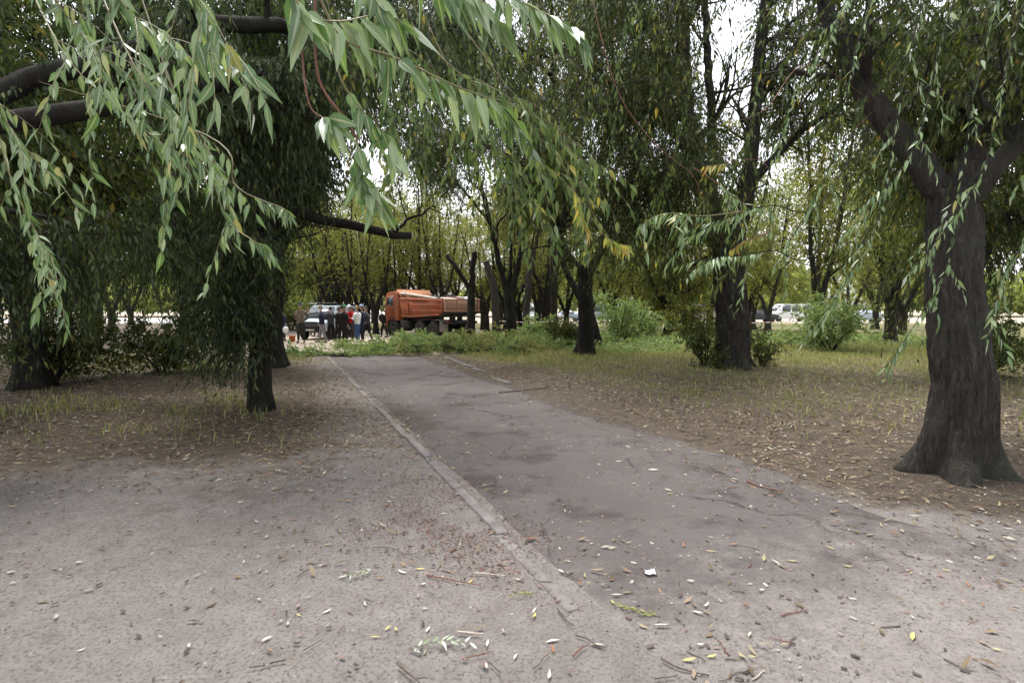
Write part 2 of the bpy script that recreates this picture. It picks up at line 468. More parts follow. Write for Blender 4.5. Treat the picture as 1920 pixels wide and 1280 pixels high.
M['ground'] = ground_material()
M['path'] = path_material()
M['kerb'] = plain_mat('kerb_concrete', (0.2, 0.185, 0.178), 0.9, var=0.3, scale=7, dirt=(0.10, 0.085, 0.078))
M['road'] = plain_mat('far_road', (0.42, 0.41, 0.41), 0.9, var=0.1, scale=0.5)

# ------------------------------------------------------------------ ground, path, kerb, far road
rng = np.random.default_rng(7)


def smooth(a, b, x):
    t = np.clip((x - a) / (b - a), 0, 1)
    return t * t * (3 - 2 * t)


def wob(X, Y, f=1.0):
    return np.sin(X * 1.9 * f + 0.6 * np.sin(Y * 1.3 * f)) * 0.5 + np.sin(Y * 2.3 * f + 1.7 * np.sin(X * 0.9 * f)) * 0.5


def axis_pts(lo, hi, fine_lo, fine_hi, step):
    mid = np.arange(fine_lo, fine_hi + 1e-6, step)
    a, b = [], []
    s, x = step, fine_lo
    while x > lo:
        s *= 1.22; x -= s; a.append(max(x, lo))
    s, x = step, fine_hi
    while x < hi:
        s *= 1.22; x += s; b.append(min(x, hi))
    return np.array(sorted(set(a)) + list(mid) + sorted(set(b)))


def set_zone(o, C):
    ca = o.data.color_attributes.new('zone', 'FLOAT_COLOR', 'POINT')
    ca.data.foreach_set('color', np.concatenate([C, np.ones((len(C), 1))], 1).astype(np.float32).ravel())


xs = axis_pts(-600, 600, -12, 14, 0.16); ys = axis_pts(-60, 900, 1.2, 26, 0.16)
XX, YY = np.meshgrid(xs, ys)
ZZ = hz(XX, YY)
g = G()
nx, ny = len(xs), len(ys)
i = np.arange(ny - 1)[:, None] * nx; j = np.arange(nx - 1)[None]
g.add(np.stack([XX, YY, ZZ], -1).reshape(-1, 3), np.stack([i + j, i + j + 1, i + nx + j + 1, i + nx + j], -1).reshape(-1, 4))
ground = tag(g.obj('ground', M['ground'], smooth=True), kind='structure')
S = XX + 0.437 * YY
w = wob(XX, YY)
bare = np.maximum(1 - smooth(3.9, 7.4, YY + 0.8 * w + 0.25 * np.clip(-2 - XX, 0, 4)), 0)
bare *= 1 - smooth(3.6, 5.2, S + 0.3 * w - 0.8 * (YY < 4.2)) * smooth(3.4, 4.4, YY)
bare = np.maximum(bare, 0.55 * smooth(0.1, 1.2, S + 0.2 * w) * (S < 3))
grass = smooth(13.5, 17.0, YY + 0.6 * w - 0.12 * (XX - 2)) * smooth(4.8, 6.5, S) * 0.9
grass = np.maximum(grass, 0.46 * smooth(5.6, 7.2, S) * smooth(6, 9, YY))
grass = np.maximum(grass, 0.4 * smooth(0.9, -0.4, S) * smooth(6, 8.5, YY) * smooth(10.5, 9, YY))
dust = smooth(17.3, 18.6, YY + 0.3 * w) * smooth(46, 38, YY) * smooth(-0.8, -2.4, XX + 0.5 * w) * smooth(-16, -12.5, XX)
dust = np.maximum(dust, smooth(58, 66, YY))
set_zone(ground, np.stack([bare, grass, dust], -1).reshape(-1, 3))

# asphalt path
g = G()
yy = np.arange(1.0, 17.6, 0.11)
tt = np.linspace(0, 1, 26)
YP, TP = np.meshgrid(yy, tt, indexing='ij')
lw = 1.62 + 0.02 * np.sin(yy * 3.1)
rw = 4.8 + 0.10 * np.sin(yy * 1.3) + 0.07 * np.sin(yy * 3.7 + 1) + 0.04 * np.sin(yy * 9.1)
SP = lw[:, None] * (1 - TP) + rw[:, None] * TP
XP = SP - 0.437 * YP
endw = 0.25 * np.sin(XP * 2.1) * (YP > 17.0)
ZP = 0.012 + 0.006 * np.sin(YP * 0.9) * np.sin(SP * 1.9)
ZP = ZP - 0.022 * (1 - smooth(0, 0.05, np.minimum(TP, 1 - TP)))
g.add(np.stack([XP, YP + endw, ZP], -1).reshape(-1, 3), None)
i = np.arange(len(yy) - 1)[:, None] * 26; j = np.arange(25)[None]
g.q.append((np.stack([i + j, i + j + 1, i + 27 + j, i + 26 + j], -1).reshape(-1, 4), 0))
path = tag(g.obj('path', M['path'], smooth=True), kind='structure')
w = wob(XP, YP)
dz = 1 - smooth(2.0, 4.4, YP + 0.5 * w - 0.05 * XP)
dz = np.maximum(dz, 0.18)
sz = 0.9 * smooth(4.2, 4.7, SP + 0.12 * w) * smooth(5.5, 7, YP) + 0.62 * smooth(2.45, 1.75, SP + 0.35 * w) * smooth(6.3, 7.2, YP) * smooth(10.5, 8.5, YP)
set_zone(path, np.stack([dz * (1 - sz), sz, sz * 0], -1).reshape(-1, 3))

# kerb stones set flush along both sides (left one runs out in the dirt)
g = G()
kr = np.random.default_rng(3)
y = 2.72
while y < 16.8:
    L = 0.95
    top = 0.026 + kr.normal() * 0.004
    if 7.6 < y < 9.6: top = 0.006
    if y < 4.6: top = 0.020
    if y < 3.6: top = 0.010
    yc = y + L / 2
    s0 = 1.55 + kr.normal() * 0.012
    dv = np.array([-0.437, 1.0]); dv /= np.linalg.norm(dv)
    R = np.array([[dv[1], dv[0], 0], [-dv[0], dv[1], 0], [0, 0, 1]]).T
    R = np.array(Matrix.Rotation(math.atan(0.437) + kr.normal() * 0.008, 3, 'Z'))
    g.box((s0 - 0.437 * yc, yc, top - 0.06), (0.085, L * 1.075, 0.12), rot=R, bev=0.008)
    y += L
for y, s0 in ((11.5, 4.82), (13.5, 5.08), (14.6, 5.15), (15.6, 5.22), (16.6, 5.3)):
    R = np.array(Matrix.Rotation(math.atan(0.437) + kr.normal() * 0.03, 3, 'Z'))
    g.box((s0 - 0.437 * y, y, -0.028), (0.10, 0.9, 0.13), rot=R, bev=0.012)
tag(g.obj('kerb', M['kerb']), kind='structure')

# pale open road beyond the trees
g = G()
g.add([[-200, 62, -0.15], [300, 62, -0.15], [300, 92, -0.15], [-200, 92, -0.15]], [[0, 1, 2, 3]])
tag(g.obj('road', M['road']), kind='structure')

# ------------------------------------------------------------------ foliage tools
def unit(a):
    return a / (np.linalg.norm(a, axis=-1, keepdims=True) + 1e-9)


def leaves_simple(g, r, pos, d, L, W, m=0):
    """two-triangle leaves folded along the midrib"""
    n = len(pos)
    side = unit(np.cross(d, r.normal(size=(n, 3))))
    up = np.cross(side, d)
    L = np.broadcast_to(L, (n,))[:, None]; W = np.broadcast_to(W, (n,))[:, None]
    mid = pos + d * L * 0.42 + up * (W * 0.25)
    V = np.stack([pos, mid - side * W / 2, pos + d * L, mid + side * W / 2], 1).reshape(-1, 3)
    b = np.arange(n)[:, None] * 4
    T = np.concatenate([b + np.array([0, 1, 2]), b + np.array([0, 2, 3])])
    g.add(V, None, T, m)


def leaves_fine(g, r, pos, d, L, W, m=0, droop=0.25, face=None, fold=0.18):
    """narrow willow leaves with a midrib, a curve along their length and pointed ends"""
    n = len(pos)
    rv = r.normal(size=(n, 3)) if face is None else np.cross(d, face) + 0.55 * r.normal(size=(n, 3))
    side = unit(rv - d * np.sum(rv * d, -1, keepdims=True))
    up = np.cross(side, d)
    L = np.broadcast_to(L, (n,))[:, None]; W = np.broadcast_to(W, (n,))[:, None]
    st = np.array([0.0, 0.07, 0.22, 0.42, 0.62, 0.82, 1.0]); wd = np.array([0.06, 0.28, 0.82, 1.0, 0.78, 0.36, 0.02])
    curve = r.normal(size=(n, 1)) * 0.15
    twist = r.normal(size=(n, 1)) * 0.45
    rows = []
    for t, wv in zip(st, wd):
        c = pos + d * L * t + np.array([0, 0, -1.0]) * (droop * L * t * t) + side * (curve * L * t * t)
        ct, sn = np.cos(twist * t), np.sin(twist * t)
        sd = side * ct + up * sn; u2 = up * ct - side * sn
        rows.append(np.stack([c - sd * W * wv / 2 + u2 * (fold * W * wv), c, c + sd * W * wv / 2 + u2 * (fold * W * wv)], 1))
    V = np.stack(rows, 1).reshape(-1, 3)
    k = len(st)
    q = []
    for a in range(k - 1):
        for c in range(2):
            q.append([a * 3 + c, a * 3 + c + 1, a * 3 + c + 4, a * 3 + c + 3])
    Q = (np.arange(n)[:, None, None] * (k * 3) + np.array(q)[None]).reshape(-1, 4)
    g.add(V, Q, None, m)


def twigs_leaves(g, gw, r, base, d, Ltw, K, L, W, droop=0.5, hang=0.8, fine=False, tw_r=0.003, m=0, spread=0.55):
    """drooping leafy twigs: base (n,3), d (n,3)"""
    n = len(base)
    Ltw = np.broadcast_to(Ltw, (n,))[:, None, None]
    t = np.linspace(0.12, 1.0, K)[None, :, None] + r.uniform(-0.03, 0.03, (n, K, 1))
    down = np.array([0, 0, -1.0])
    dr = (droop * r.uniform(0.5, 1.5, (n, 1, 1)))
    pos = base[:, None] + d[:, None] * Ltw * t + down * (dr * Ltw * t * t)
    tan = unit(d[:, None] + 2 * dr * t * down)
    sd = r.normal(size=(n, K, 3))
    ld = unit(0.55 * tan + spread * unit(sd) + hang * down)
    LL = L * r.uniform(0.65, 1.2, n * K); WW = W * r.uniform(0.75, 1.2, n * K)
    (leaves_fine if fine else leaves_simple)(g, r, pos.reshape(-1, 3), ld.reshape(-1, 3), LL, WW, m)
    if gw is not None:
        ts = np.linspace(0, 1, 4)[None, :, None]
        c = base[:, None] + d[:, None] * Ltw * ts + down * (dr * Ltw * ts * ts)
        sv = unit(np.cross(d, np.array([0.3, 0.2, 1.0])))[:, None]
        sv2 = unit(np.cross(d[:, None], sv))
        rr = tw_r * np.array([1, 0.85, 0.65, 0.35])[None, :, None]
        ring = np.stack([c + sv * rr, c - 0.5 * sv * rr + 0.87 * sv2 * rr, c - 0.5 * sv * rr - 0.87 * sv2 * rr], 2)
        V = ring.reshape(-1, 3)
        q = []
        for a in range(3):
            for b in range(3):
                q.append([a * 3 + b, a * 3 + (b + 1) % 3, a * 3 + 3 + (b + 1) % 3, a * 3 + 3 + b])
        Q = (np.arange(n)[:, None, None] * 12 + np.array(q)[None]).reshape(-1, 4)
        gw.add(V, Q)


def polyline(pts, n):
    """smooth resample (Catmull-Rom) of control points"""
    pts = np.asarray(pts, float)
    Pp = np.concatenate([[2 * pts[0] - pts[1]], pts, [2 * pts[-1] - pts[-2]]])
    out = []
    k = len(pts) - 1
    for s in np.linspace(0, k - 1e-6, n):
        i = int(s); t = s - i
        a, b, c, d = Pp[i], Pp[i + 1], Pp[i + 2], Pp[i + 3]
        out.append(0.5 * (2 * b + (c - a) * t + (2 * a - 5 * b + 4 * c - d) * t * t + (3 * b - a - 3 * c + d) * t ** 3))
    return np.array(out)


def grow(g, r, p, d, L, rad, depth, acc, up=0.06, wander=0.22, kids=4, shrink=0.62):
    """a wandering branch with side branches; acc collects (points, directions) of the thin wood"""
    seg = 0.18 if depth > 1 else 0.14
    n = max(4, int(L / seg))
    pts = [np.array(p, float)]; d = np.array(d, float); ds = [unit(d)]
    for _ in range(n):
        d = unit(d + r.normal(size=3) * wander * 0.5 + np.array([0, 0, up]))
        pts.append(pts[-1] + d * L / n); ds.append(d)
    rad_a = rad * np.linspace(1, 0.35, n + 1)
    g.tube(pts, rad_a, 7 if depth > 1 else 5 if depth else 4, rough=0.12, rng=r, cap=False)
    if depth <= 1:
        a = max(1, n // 4)
        acc[0].extend(pts[a:]); acc[1].extend(ds[a:])
    if depth > 0:
        for k in range(kids):
            i = int(n * r.uniform(0.25, 1.0))
            q = ds[i]
            sd = unit(np.cross(q, r.normal(size=3)))
            nd = unit(q * r.uniform(0.35, 0.9) + sd * r.uniform(0.6, 1.0))
            grow(g, r, pts[i], nd, L * shrink * r.uniform(0.7, 1.2), rad_a[i] * 0.6, depth - 1, acc, up, wander, kids, shrink)


def trunk_tube(g, r, ctrl, r0, r1, sides=18, flare=0.55, step=0.12, ridge=0.0):
    ctrl = np.asarray(ctrl, float)
    ctrl = np.concatenate([ctrl[:1] - (ctrl[1] - ctrl[0]) / np.linalg.norm(ctrl[1] - ctrl[0]) * 0.12, ctrl[1:]]) if True else ctrl
    L = np.linalg.norm(np.diff(ctrl, axis=0), axis=1).sum()
    n = max(6, int(L / step))
    pts = polyline(ctrl, n)
    pts[1:, :2] += np.cumsum(r.normal(size=(n - 1, 2)) * 0.004 * step / 0.12, 0)
    t = np.linspace(0, 1, n)
    rad = r0 + (r1 - r0) * t
    hgt = np.maximum(t * L - 0.12, 0)
    th = np.linspace(0, 2 * math.pi, sides, endpoint=False)
    T, H = np.meshgrid(th, hgt)
    ph = r.uniform(0, 6.28, 6)
    lobes = np.maximum(0, 0.45 + 0.55 * np.cos(5 * T + ph[0] + 0.6 * np.sin(2 * T + ph[1])))
    R = rad[:, None] * (1 + flare * np.exp(-H / 0.24) * lobes * 1.25) * (1 + 0.05 * np.sin(H * 3 + ph[2] + T)) * (1 + 0.03 * np.sin(3 * T + H * 1.7 + ph[3]))
    R *= 1 + 0.03 * (r.random(R.shape) - 0.5)
    if ridge:
        k = max(7, int(rad.mean() * 2 * math.pi / 0.075))
        wv = k * T / 2 + 0.9 * np.sin(2.6 * H + 2 * T + ph[4]) + 0.7 * np.sin(6.3 * H - 3 * T + ph[5]) + 0.35 * np.sin(15 * H + 5 * T)
        cut = 0.65 + 0.35 * np.sin(9 * H + 4 * np.sin(3 * T + ph[1]) + k * T * 0.25)
        R += ridge * (np.abs(np.sin(wv)) ** 0.6 * cut - 0.5)
    tg = unit(np.gradient(pts, axis=0))
    ref = np.array([0.31, 0.95, 0.05])
    aa = unit(np.cross(tg, ref)); bb = np.cross(tg, aa)
    V = pts[:, None] + R[..., None] * (aa[:, None] * np.cos(th)[None, :, None] + bb[:, None] * np.sin(th)[None, :, None])
    i = np.arange(n - 1)[:, None] * sides; j = np.arange(sides)[None]; j2 = (j + 1) % sides
    Q = np.stack([i + j, i + j2, i + sides + j2, i + sides + j], -1).reshape(-1, 4)
    jj = np.arange(sides)
    g.add(np.concatenate([V.reshape(-1, 3), pts[-1:]]), Q, np.stack([np.full(sides, n * sides), (n - 1) * sides + jj, (n - 1) * sides + (jj + 1) % sides], 1))
    return pts, rad


def tree(name, label, loc, trunk_ctrl, r0, r1, limbs, leaf, bark, n_tw, K, L, W, Ltw=(0.5, 1.0), droop=0.5, hang=0.8,
         seed=1, kids=4, depth=2, sub=(5, 2.2), group=None, keep=None, up=0.05, flare=0.5, fine=False, twigs=True, cuts=(), ridge=0.0):
    """world-space control points; the tree's empty stands at its foot.
    limbs: list of (control points, r0, r1, n_side_branches)"""
    r = np.random.default_rng(seed)
    base = np.array([loc[0], loc[1], h1(loc[0], loc[1]) - 0.04])
    root = empty(name, base)
    tag(root, label, 'tree', group)
    gt = G()
    tc = [np.array(c, float) - base for c in trunk_ctrl]
    pts, rad = trunk_tube(gt, r, tc, r0, r1, flare=flare, ridge=ridge, **(dict(sides=max(40, int(r0 * 300)), step=0.035) if ridge else {}))
    acc = ([], [])
    tro = gt.obj('trunk', bark, root, smooth=True)
    gl = G()      # leaves
    gb = G()      # fine branches
    gw = G()
    for (lc, a, b, ns) in limbs:
        gi = G()
        lp = polyline([np.array(c, float) - base for c in lc], max(8, int(np.linalg.norm(np.diff(np.array(lc, float), axis=0), axis=1).sum() / 0.2)))
        k = len(lp)
        lp[1:-1] += r.normal(size=(k - 2, 3)) * 0.018
        ra = a + (b - a) * np.linspace(0, 1, k)
        gi.tube(lp, ra, 10, rough=0.08, rng=r)
        tg = unit(np.gradient(lp, axis=0))
        for q in range(ns):
            i = int(k * (0.25 + 0.75 * (q + r.random()) / max(1, ns))); i = min(i, k - 1)
            sd = unit(np.cross(tg[i], r.normal(size=3)))
            nd = unit(tg[i] * r.uniform(0.3, 0.9) + sd)
            grow(gb, r, lp[i], nd, sub[1] * r.uniform(0.7, 1.3), max(0.012, ra[i] * 0.45), depth - 1, acc, up, 0.25, kids)
        if ns:
            acc[0].extend(lp[k // 2:]); acc[1].extend(tg[k // 2:])
        gi.obj('limb', bark, tro, smooth=True)
    for (c, dirv, rr) in cuts:
        gc = G()
        c = np.array(c, float) - base; dv = unit(np.array(dirv, float))
        gc.tube([c - dv * 0.01, c + dv * 0.012], [rr, rr * 0.97], 10)
        gc.obj('cut_face', M['wood_cut'], tro)
    if n_tw and len(acc[0]):
        A = np.array(acc[0]); D = np.array(acc[1])
        # even out: choose points with random jitter
        idx = r.integers(0, len(A), n_tw)
        b_ = A[idx] + r.normal(size=(n_tw, 3)) * 0.06
        dd = unit(D[idx] * 0.6 + unit(r.normal(size=(n_tw, 3))) * 0.9 + np.array([0, 0, 0.05]))
        if keep is not None:
            ok = keep(b_ + base)
            b_, dd = b_[ok], dd[ok]
        twigs_leaves(gl, gw if twigs else None, r, b_, dd, r.uniform(*Ltw, len(b_)), K, L, W, droop, hang, fine)
    if gl.n:
        crown = gl.obj('crown', leaf, root)
        if gb.n:
            if twigs and gw.n:
                gb.add(np.concatenate(gw.v), np.concatenate([q for q, _ in gw.q]))
            gb.obj('branch_wood', bark, crown)
    elif gb.n:
        gb.obj('branch_wood', bark, tro)
    return root


# ------------------------------------------------------------------ the trees one can tell apart
def Z(c, *rest):
    return [c] + list(rest)


def foot(px, d, dz=0.0):
    X = (px - 960) / 1000 * d * 1.0
    X = P(px, 600, d)[0]
    return np.array([X, d, h1(X, d) + dz])


FULL = True
# A: forked dark tree right of the path
fa = foot(1097, 17.7)
tree('forked_tree', 'dark forked willow in the middle of the grass, its trunk splitting into a wide V', fa,
     [fa, P(1098, 600, 17.7), P(1097, 540, 17.7), P(1099, 505, 17.7)], 0.265, 0.24,
     [([P(1098, 515, 17.7), P(1064, 478, 17.6), P(1042, 410, 17.5), P(1030, 250, 17.0), P(1040, 80, 16.5), P(1020, -60, 16)], 0.17, 0.05, 9),
      ([P(1100, 512, 17.7), P(1123, 478, 17.8), P(1137, 400, 18), P(1128, 300, 18), P(1150, 150, 18), P(1140, -40, 18)], 0.16, 0.05, 9),
      ([P(1050, 420, 17.5), P(1000, 330, 17), P(930, 280, 16), P(850, 260, 15)], 0.07, 0.02, 7),
      ([P(1134, 400, 18), P(1200, 300, 17), P(1230, 180, 16.3), P(1250, 60, 15.5)], 0.08, 0.03, 7),
      ([P(1040, 150, 16.7), P(960, 80, 15.5), P(860, 40, 14.5)], 0.06, 0.02, 7),
      ([P(1055, 440, 17.5), P(1062, 300, 18.5), P(1068, 100, 19), P(1070, -40, 19.5)], 0.09, 0.05, 4)],
     M['leaf_mid'], M['bark'], 7600, 14, 0.115, 0.03, seed=11, keep=lambda p: 577 - 1000 * (p[:, 2] - EYE) / p[:, 1] < 420 + 25 * np.sin(p[:, 0] * 2.3), ridge=0.03, sub=(5, 2.0), droop=0.6, hang=1.0)

# B: the thick trunk on the right
fb = foot(1376, 14.1)
tree('thick_tree', 'thickest old willow with deeply furrowed grey brown bark, suckers and shrub at its foot', fb,
     [fb, P(1373, 620, 14.1), P(1370, 540, 14.1), P(1362, 460, 14.1)], 0.43, 0.36,
     [([P(1362, 480, 14.1), P(1335, 400, 14), P(1300, 290, 14), P(1283, 150, 14), P(1275, -40, 13.8)], 0.30, 0.15, 8),
      ([P(1335, 400, 14), P(1335, 260, 13.9), P(1328, 120, 13.8), P(1320, -30, 13.6)], 0.13, 0.08, 5),
      ([P(1365, 480, 14.1), P(1395, 390, 13.8), P(1410, 260, 13.5), P(1425, 100, 13), P(1440, -40, 12.6)], 0.24, 0.10, 8),
      ([P(1300, 290, 14), P(1240, 230, 13), P(1160, 170, 12), P(1085, 95, 11)], 0.10, 0.03, 9),
      ([P(1305, 300, 14), P(1230, 330, 13.4), P(1170, 350, 12.7)], 0.07, 0.02, 8),
      ([P(1325, 370, 14), P(1280, 340, 12.7), P(1230, 340, 12)], 0.06, 0.02, 8),
      ([P(1400, 350, 13.7), P(1500, 250, 13), P(1600, 180, 12.3)], 0.12, 0.03, 9),
      ([P(1283, 160, 14), P(1200, 40, 13), P(1120, -30, 12)], 0.09, 0.03, 8)],
     M['leaf_mid'], M['bark_near'], 9500, 14, 0.11, 0.028, seed=12, ridge=0.05, sub=(5, 1.8), droop=0.55, hang=1.0, flare=0.5,
     keep=lambda p: ~((p[:, 0] / p[:, 1] > 0.33) & (p[:, 0] / p[:, 1] < 0.45) & ((p[:, 2] - 1.6) / p[:, 1] > 0.34) & ((p[:, 2] - 1.6) / p[:, 1] < 0.56)))

# C: slender dark V behind the weeds
fc = foot(960, 23.4)
tree('slender_tree', 'slender dark tree with a leaning trunk that splits high into a narrow V', fc,
     [fc, P(957, 600, 23.4), P(954, 565, 23.4), P(955, 545, 23.4)], 0.235, 0.21,
     [([P(955, 560, 23.4), P(937, 500, 23.4), P(920, 420, 23.3), P(895, 320, 23), P(880, 200, 22.5), P(860, 60, 22)], 0.15, 0.05, 8),
      ([P(956, 560, 23.4), P(973, 490, 23.5), P(985, 430, 23.5), P(1000, 300, 23.5), P(995, 120, 23), P(1000, -20, 23)], 0.15, 0.05, 8),
      ([P(920, 420, 23.3), P(860, 350, 22), P(790, 330, 21)], 0.06, 0.02, 6),
      ([P(895, 320, 23), P(820, 200, 21), P(740, 110, 19.5)], 0.07, 0.02, 9),
      ([P(880, 200, 22.5), P(790, 60, 20.5), P(690, -10, 19)], 0.06, 0.02, 9),
      ([P(985, 430, 23.5), P(1030, 350, 23), P(1060, 280, 22)], 0.06, 0.02, 6),
      ([P(955, 545, 23.4), P(958, 430, 24), P(950, 300, 24.5), P(955, 150, 25)], 0.09, 0.03, 6)],
     M['leaf_mid'], M['bark'], 6800, 13, 0.13, 0.034, seed=13, keep=lambda p: 577 - 1000 * (p[:, 2] - EYE) / p[:, 1] < 390 + 30 * np.sin(p[:, 0] * 2.3), ridge=0.02, sub=(5, 2.4), droop=0.5, hang=0.9)

# D: pruned trunk in front of the truck
fd = foot(883, 24.6)
tree('pruned_tree', 'pruned dark tree with two sawn off limbs, standing right in front of the orange truck', fd,
     [fd, P(883, 580, 24.6), P(884, 540, 24.6)], 0.20, 0.17,
     [([P(884, 548, 24.6), P(887, 510, 24.6), P(889, 472, 24.6)], 0.15, 0.12, 0),
      ([P(882, 545, 24.6), P(862, 512, 24.5), P(838, 477, 24.4)], 0.12, 0.09, 0)],
     None, M['bark'], 0, 0, 0, 0, seed=14,
     cuts=[(P(889, 472, 24.6), (0, 0, 1), 0.12), (P(838, 477, 24.4), (-0.6, 0, 0.8), 0.09)])

# E, F, G: the further trunks between the truck and the forked tree
fe = foot(931, 30)
tree('pruned_tree', 'greyish pruned trunk with a pale sawn top, leaning left behind the slender tree', fe,
     [fe, P(928, 560, 30), P(922, 525, 30), P(910, 490, 30)], 0.24, 0.17, [], None, M['bark_grey'], 0, 0, 0, 0, seed=15,
     cuts=[(P(910, 490, 30), (-0.3, 0, 1), 0.17)])
ff = foot(984, 31)
tree('leaning_tree', 'grey trunked tree leaning right just behind the narrow V of the slender tree', ff,
     [ff, P(988, 570, 31), P(992, 520, 31), P(1000, 470, 31)], 0.22, 0.17,
     [([P(1000, 475, 31), P(1012, 420, 31), P(1015, 350, 31)], 0.13, 0.06, 5), ([P(996, 490, 31), P(980, 430, 31), P(960, 370, 31)], 0.1, 0.05, 5)],
     M['leaf_olive'], M['bark_grey'], 900, 12, 0.17, 0.055, seed=16, sub=(5, 1.8))
fg = foot(1040, 32)
tree('tall_dark_tree', 'tall straight dark trunk close to the left of the forked tree', fg,
     [fg, P(1039, 560, 32), P(1040, 500, 32), P(1036, 440, 32)], 0.23, 0.18,
     [([P(1036, 445, 32), P(1025, 380, 32), P(1020, 300, 31)], 0.13, 0.05, 6), ([P(1037, 450, 32), P(1060, 390, 32), P(1080, 320, 32)], 0.12, 0.05, 6)],
     M['leaf_olive'], M['bark_far'], 1100, 12, 0.17, 0.055, seed=17, sub=(5, 2.0))
fh = foot(1122, 20.5)
tree('leaning_tree', 'bare leaning trunk crossing behind the forked tree towards upper left', fh,
     [fh, P(1108, 592, 20.5), P(1085, 555, 20.5), P(1060, 505, 20.6), P(1042, 455, 20.8)], 0.15, 0.12,
     [([P(1042, 455, 20.8), P(1030, 400, 21), P(1010, 330, 21)], 0.1, 0.04, 5)],
     M['leaf_mid'], M['bark'], 500, 12, 0.13, 0.036, seed=18, sub=(5, 1.6))
fk = foot(1256, 29)
tree('broken_tree', 'short dark trunk ending in a Y among yellow green foliage', fk,
     [fk, P(1258, 590, 29), P(1254, 572, 29)], 0.32, 0.3,
     [([P(1254, 575, 29), P(1240, 560, 29), P(1225, 535, 29), P(1200, 480, 29)], 0.2, 0.06, 8),
      ([P(1256, 575, 29), P(1262, 550, 29), P(1262, 500, 29), P(1290, 430, 29)], 0.16, 0.06, 8),
      ([P(1262, 540, 29), P(1310, 490, 28.5), P(1350, 470, 28)], 0.1, 0.03, 8)],
     M['leaf_olive'], M['bark'], 2600, 13, 0.17, 0.055, seed=19, sub=(5, 2.2), droop=0.8, hang=1.0)

def left_of(p, pts, jit=18):
    px = 960 + 1000 * p[:, 0] / p[:, 1]; py = 577 - 1000 * (p[:, 2] - EYE) / p[:, 1]
    return px < np.interp(py, [a for a, _ in pts], [b for _, b in pts]) + jit * np.sin(py * 0.11 + 5 * p[:, 1])


CUT_I = [(-200, 860), (120, 780), (230, 640), (320, 612), (380, 570), (430, 525), (480, 492), (560, 476), (640, 478), (675, 474), (700, 450), (720, 300), (1000, 250)]
CUT_J = [(-200, 700), (230, 645), (330, 610), (390, 570), (440, 525), (500, 495), (560, 470), (640, 462), (1000, 455)]
# I: dense dark willow at the left of the path, with the sawn limb reaching over the path
fi = foot(484, 8.25)
tree('leafy_tree', 'dense dark willow left of the path, with one sawn limb reaching over it', fi,
     [fi, P(488, 700, 8.25), P(494, 640, 8.3), P(496, 560, 8.35), P(490, 440, 8.4)], 0.165, 0.15,
     [([P(490, 440, 8.4), P(530, 395, 8.5), P(600, 408, 8.8), P(690, 430, 9.1), P(772, 442, 9.3)], 0.115, 0.062, 0),
      ([P(738, 437, 9.2), P(770, 410, 9.25), P(815, 385, 9.3)], 0.035, 0.012, 3),
      ([P(490, 450, 8.4), P(470, 330, 8.3), P(500, 150, 8.2), P(540, 20, 8.0), P(560, -100, 7.8)], 0.13, 0.06, 10),
      ([P(488, 460, 8.4), P(420, 330, 8.1), P(330, 200, 7.6), P(250, 60, 7)], 0.12, 0.04, 12),
      ([P(490, 430, 8.4), P(540, 300, 9), P(600, 180, 9.5), P(640, 60, 10)], 0.1, 0.03, 10),
      ([P(474, 200, 8.3), P(560, 90, 9), P(680, 60, 10), P(800, 20, 11)], 0.09, 0.03, 9),
      ([P(492, 520, 8.35), P(440, 470, 8.6), P(360, 440, 8.8), P(280, 430, 8.9)], 0.08, 0.02, 9),
      ([P(492, 500, 8.35), P(530, 430, 9.0), P(575, 400, 9.5)], 0.06, 0.02, 9),
      ([P(496, 600, 8.3), P(485, 520, 8.0), P(470, 470, 7.8)], 0.05, 0.02, 7),
      ([P(470, 330, 8.3), P(540, 350, 8.8), P(590, 340, 9.2)], 0.06, 0.02, 9),
      ([P(494, 650, 8.3), P(505, 625, 8.2), P(512, 590, 8.1)], 0.03, 0.012, 5),
      ([P(490, 690, 8.25), P(476, 660, 8.1), P(470, 610, 8.0)], 0.03, 0.012, 5)],
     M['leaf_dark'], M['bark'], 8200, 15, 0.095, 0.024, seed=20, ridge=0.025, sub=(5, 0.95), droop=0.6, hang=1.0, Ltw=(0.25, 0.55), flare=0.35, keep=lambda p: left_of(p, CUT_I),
     cuts=[(P(772, 442, 9.3), (1, 0.1, -0.02), 0.062)])
# J: second dark tree behind it
fj = foot(512, 14.2)
tree('leafy_tree', 'dark crowded tree just behind the leafy willow, hung with low foliage to the ground', fj,
     [fj, P(512, 600, 14.2), P(516, 540, 14.2), P(510, 470, 14.2)], 0.26, 0.2,
     [([P(510, 480, 14.2), P(480, 330, 14), P(460, 150, 14), P(450, 0, 14)], 0.16, 0.05, 10),
      ([P(512, 490, 14.2), P(560, 380, 14.4), P(590, 230, 14.6), P(620, 80, 14.8)], 0.14, 0.04, 12),
      ([P(514, 540, 14.2), P(460, 490, 13.8), P(400, 470, 13.4)], 0.1, 0.03, 9),
      ([P(512, 500, 14.2), P(550, 440, 14.8), P(590, 410, 15.4)], 0.08, 0.02, 9),
      ([P(512, 610, 14.2), P(490, 560, 13.8), P(480, 530, 13.6)], 0.05, 0.02, 7)],
     M['leaf_dark'], M['bark'], 5600, 14, 0.12, 0.032, seed=21, sub=(5, 1.5), droop=0.7, hang=1.0, keep=lambda p: left_of(p, CUT_J))
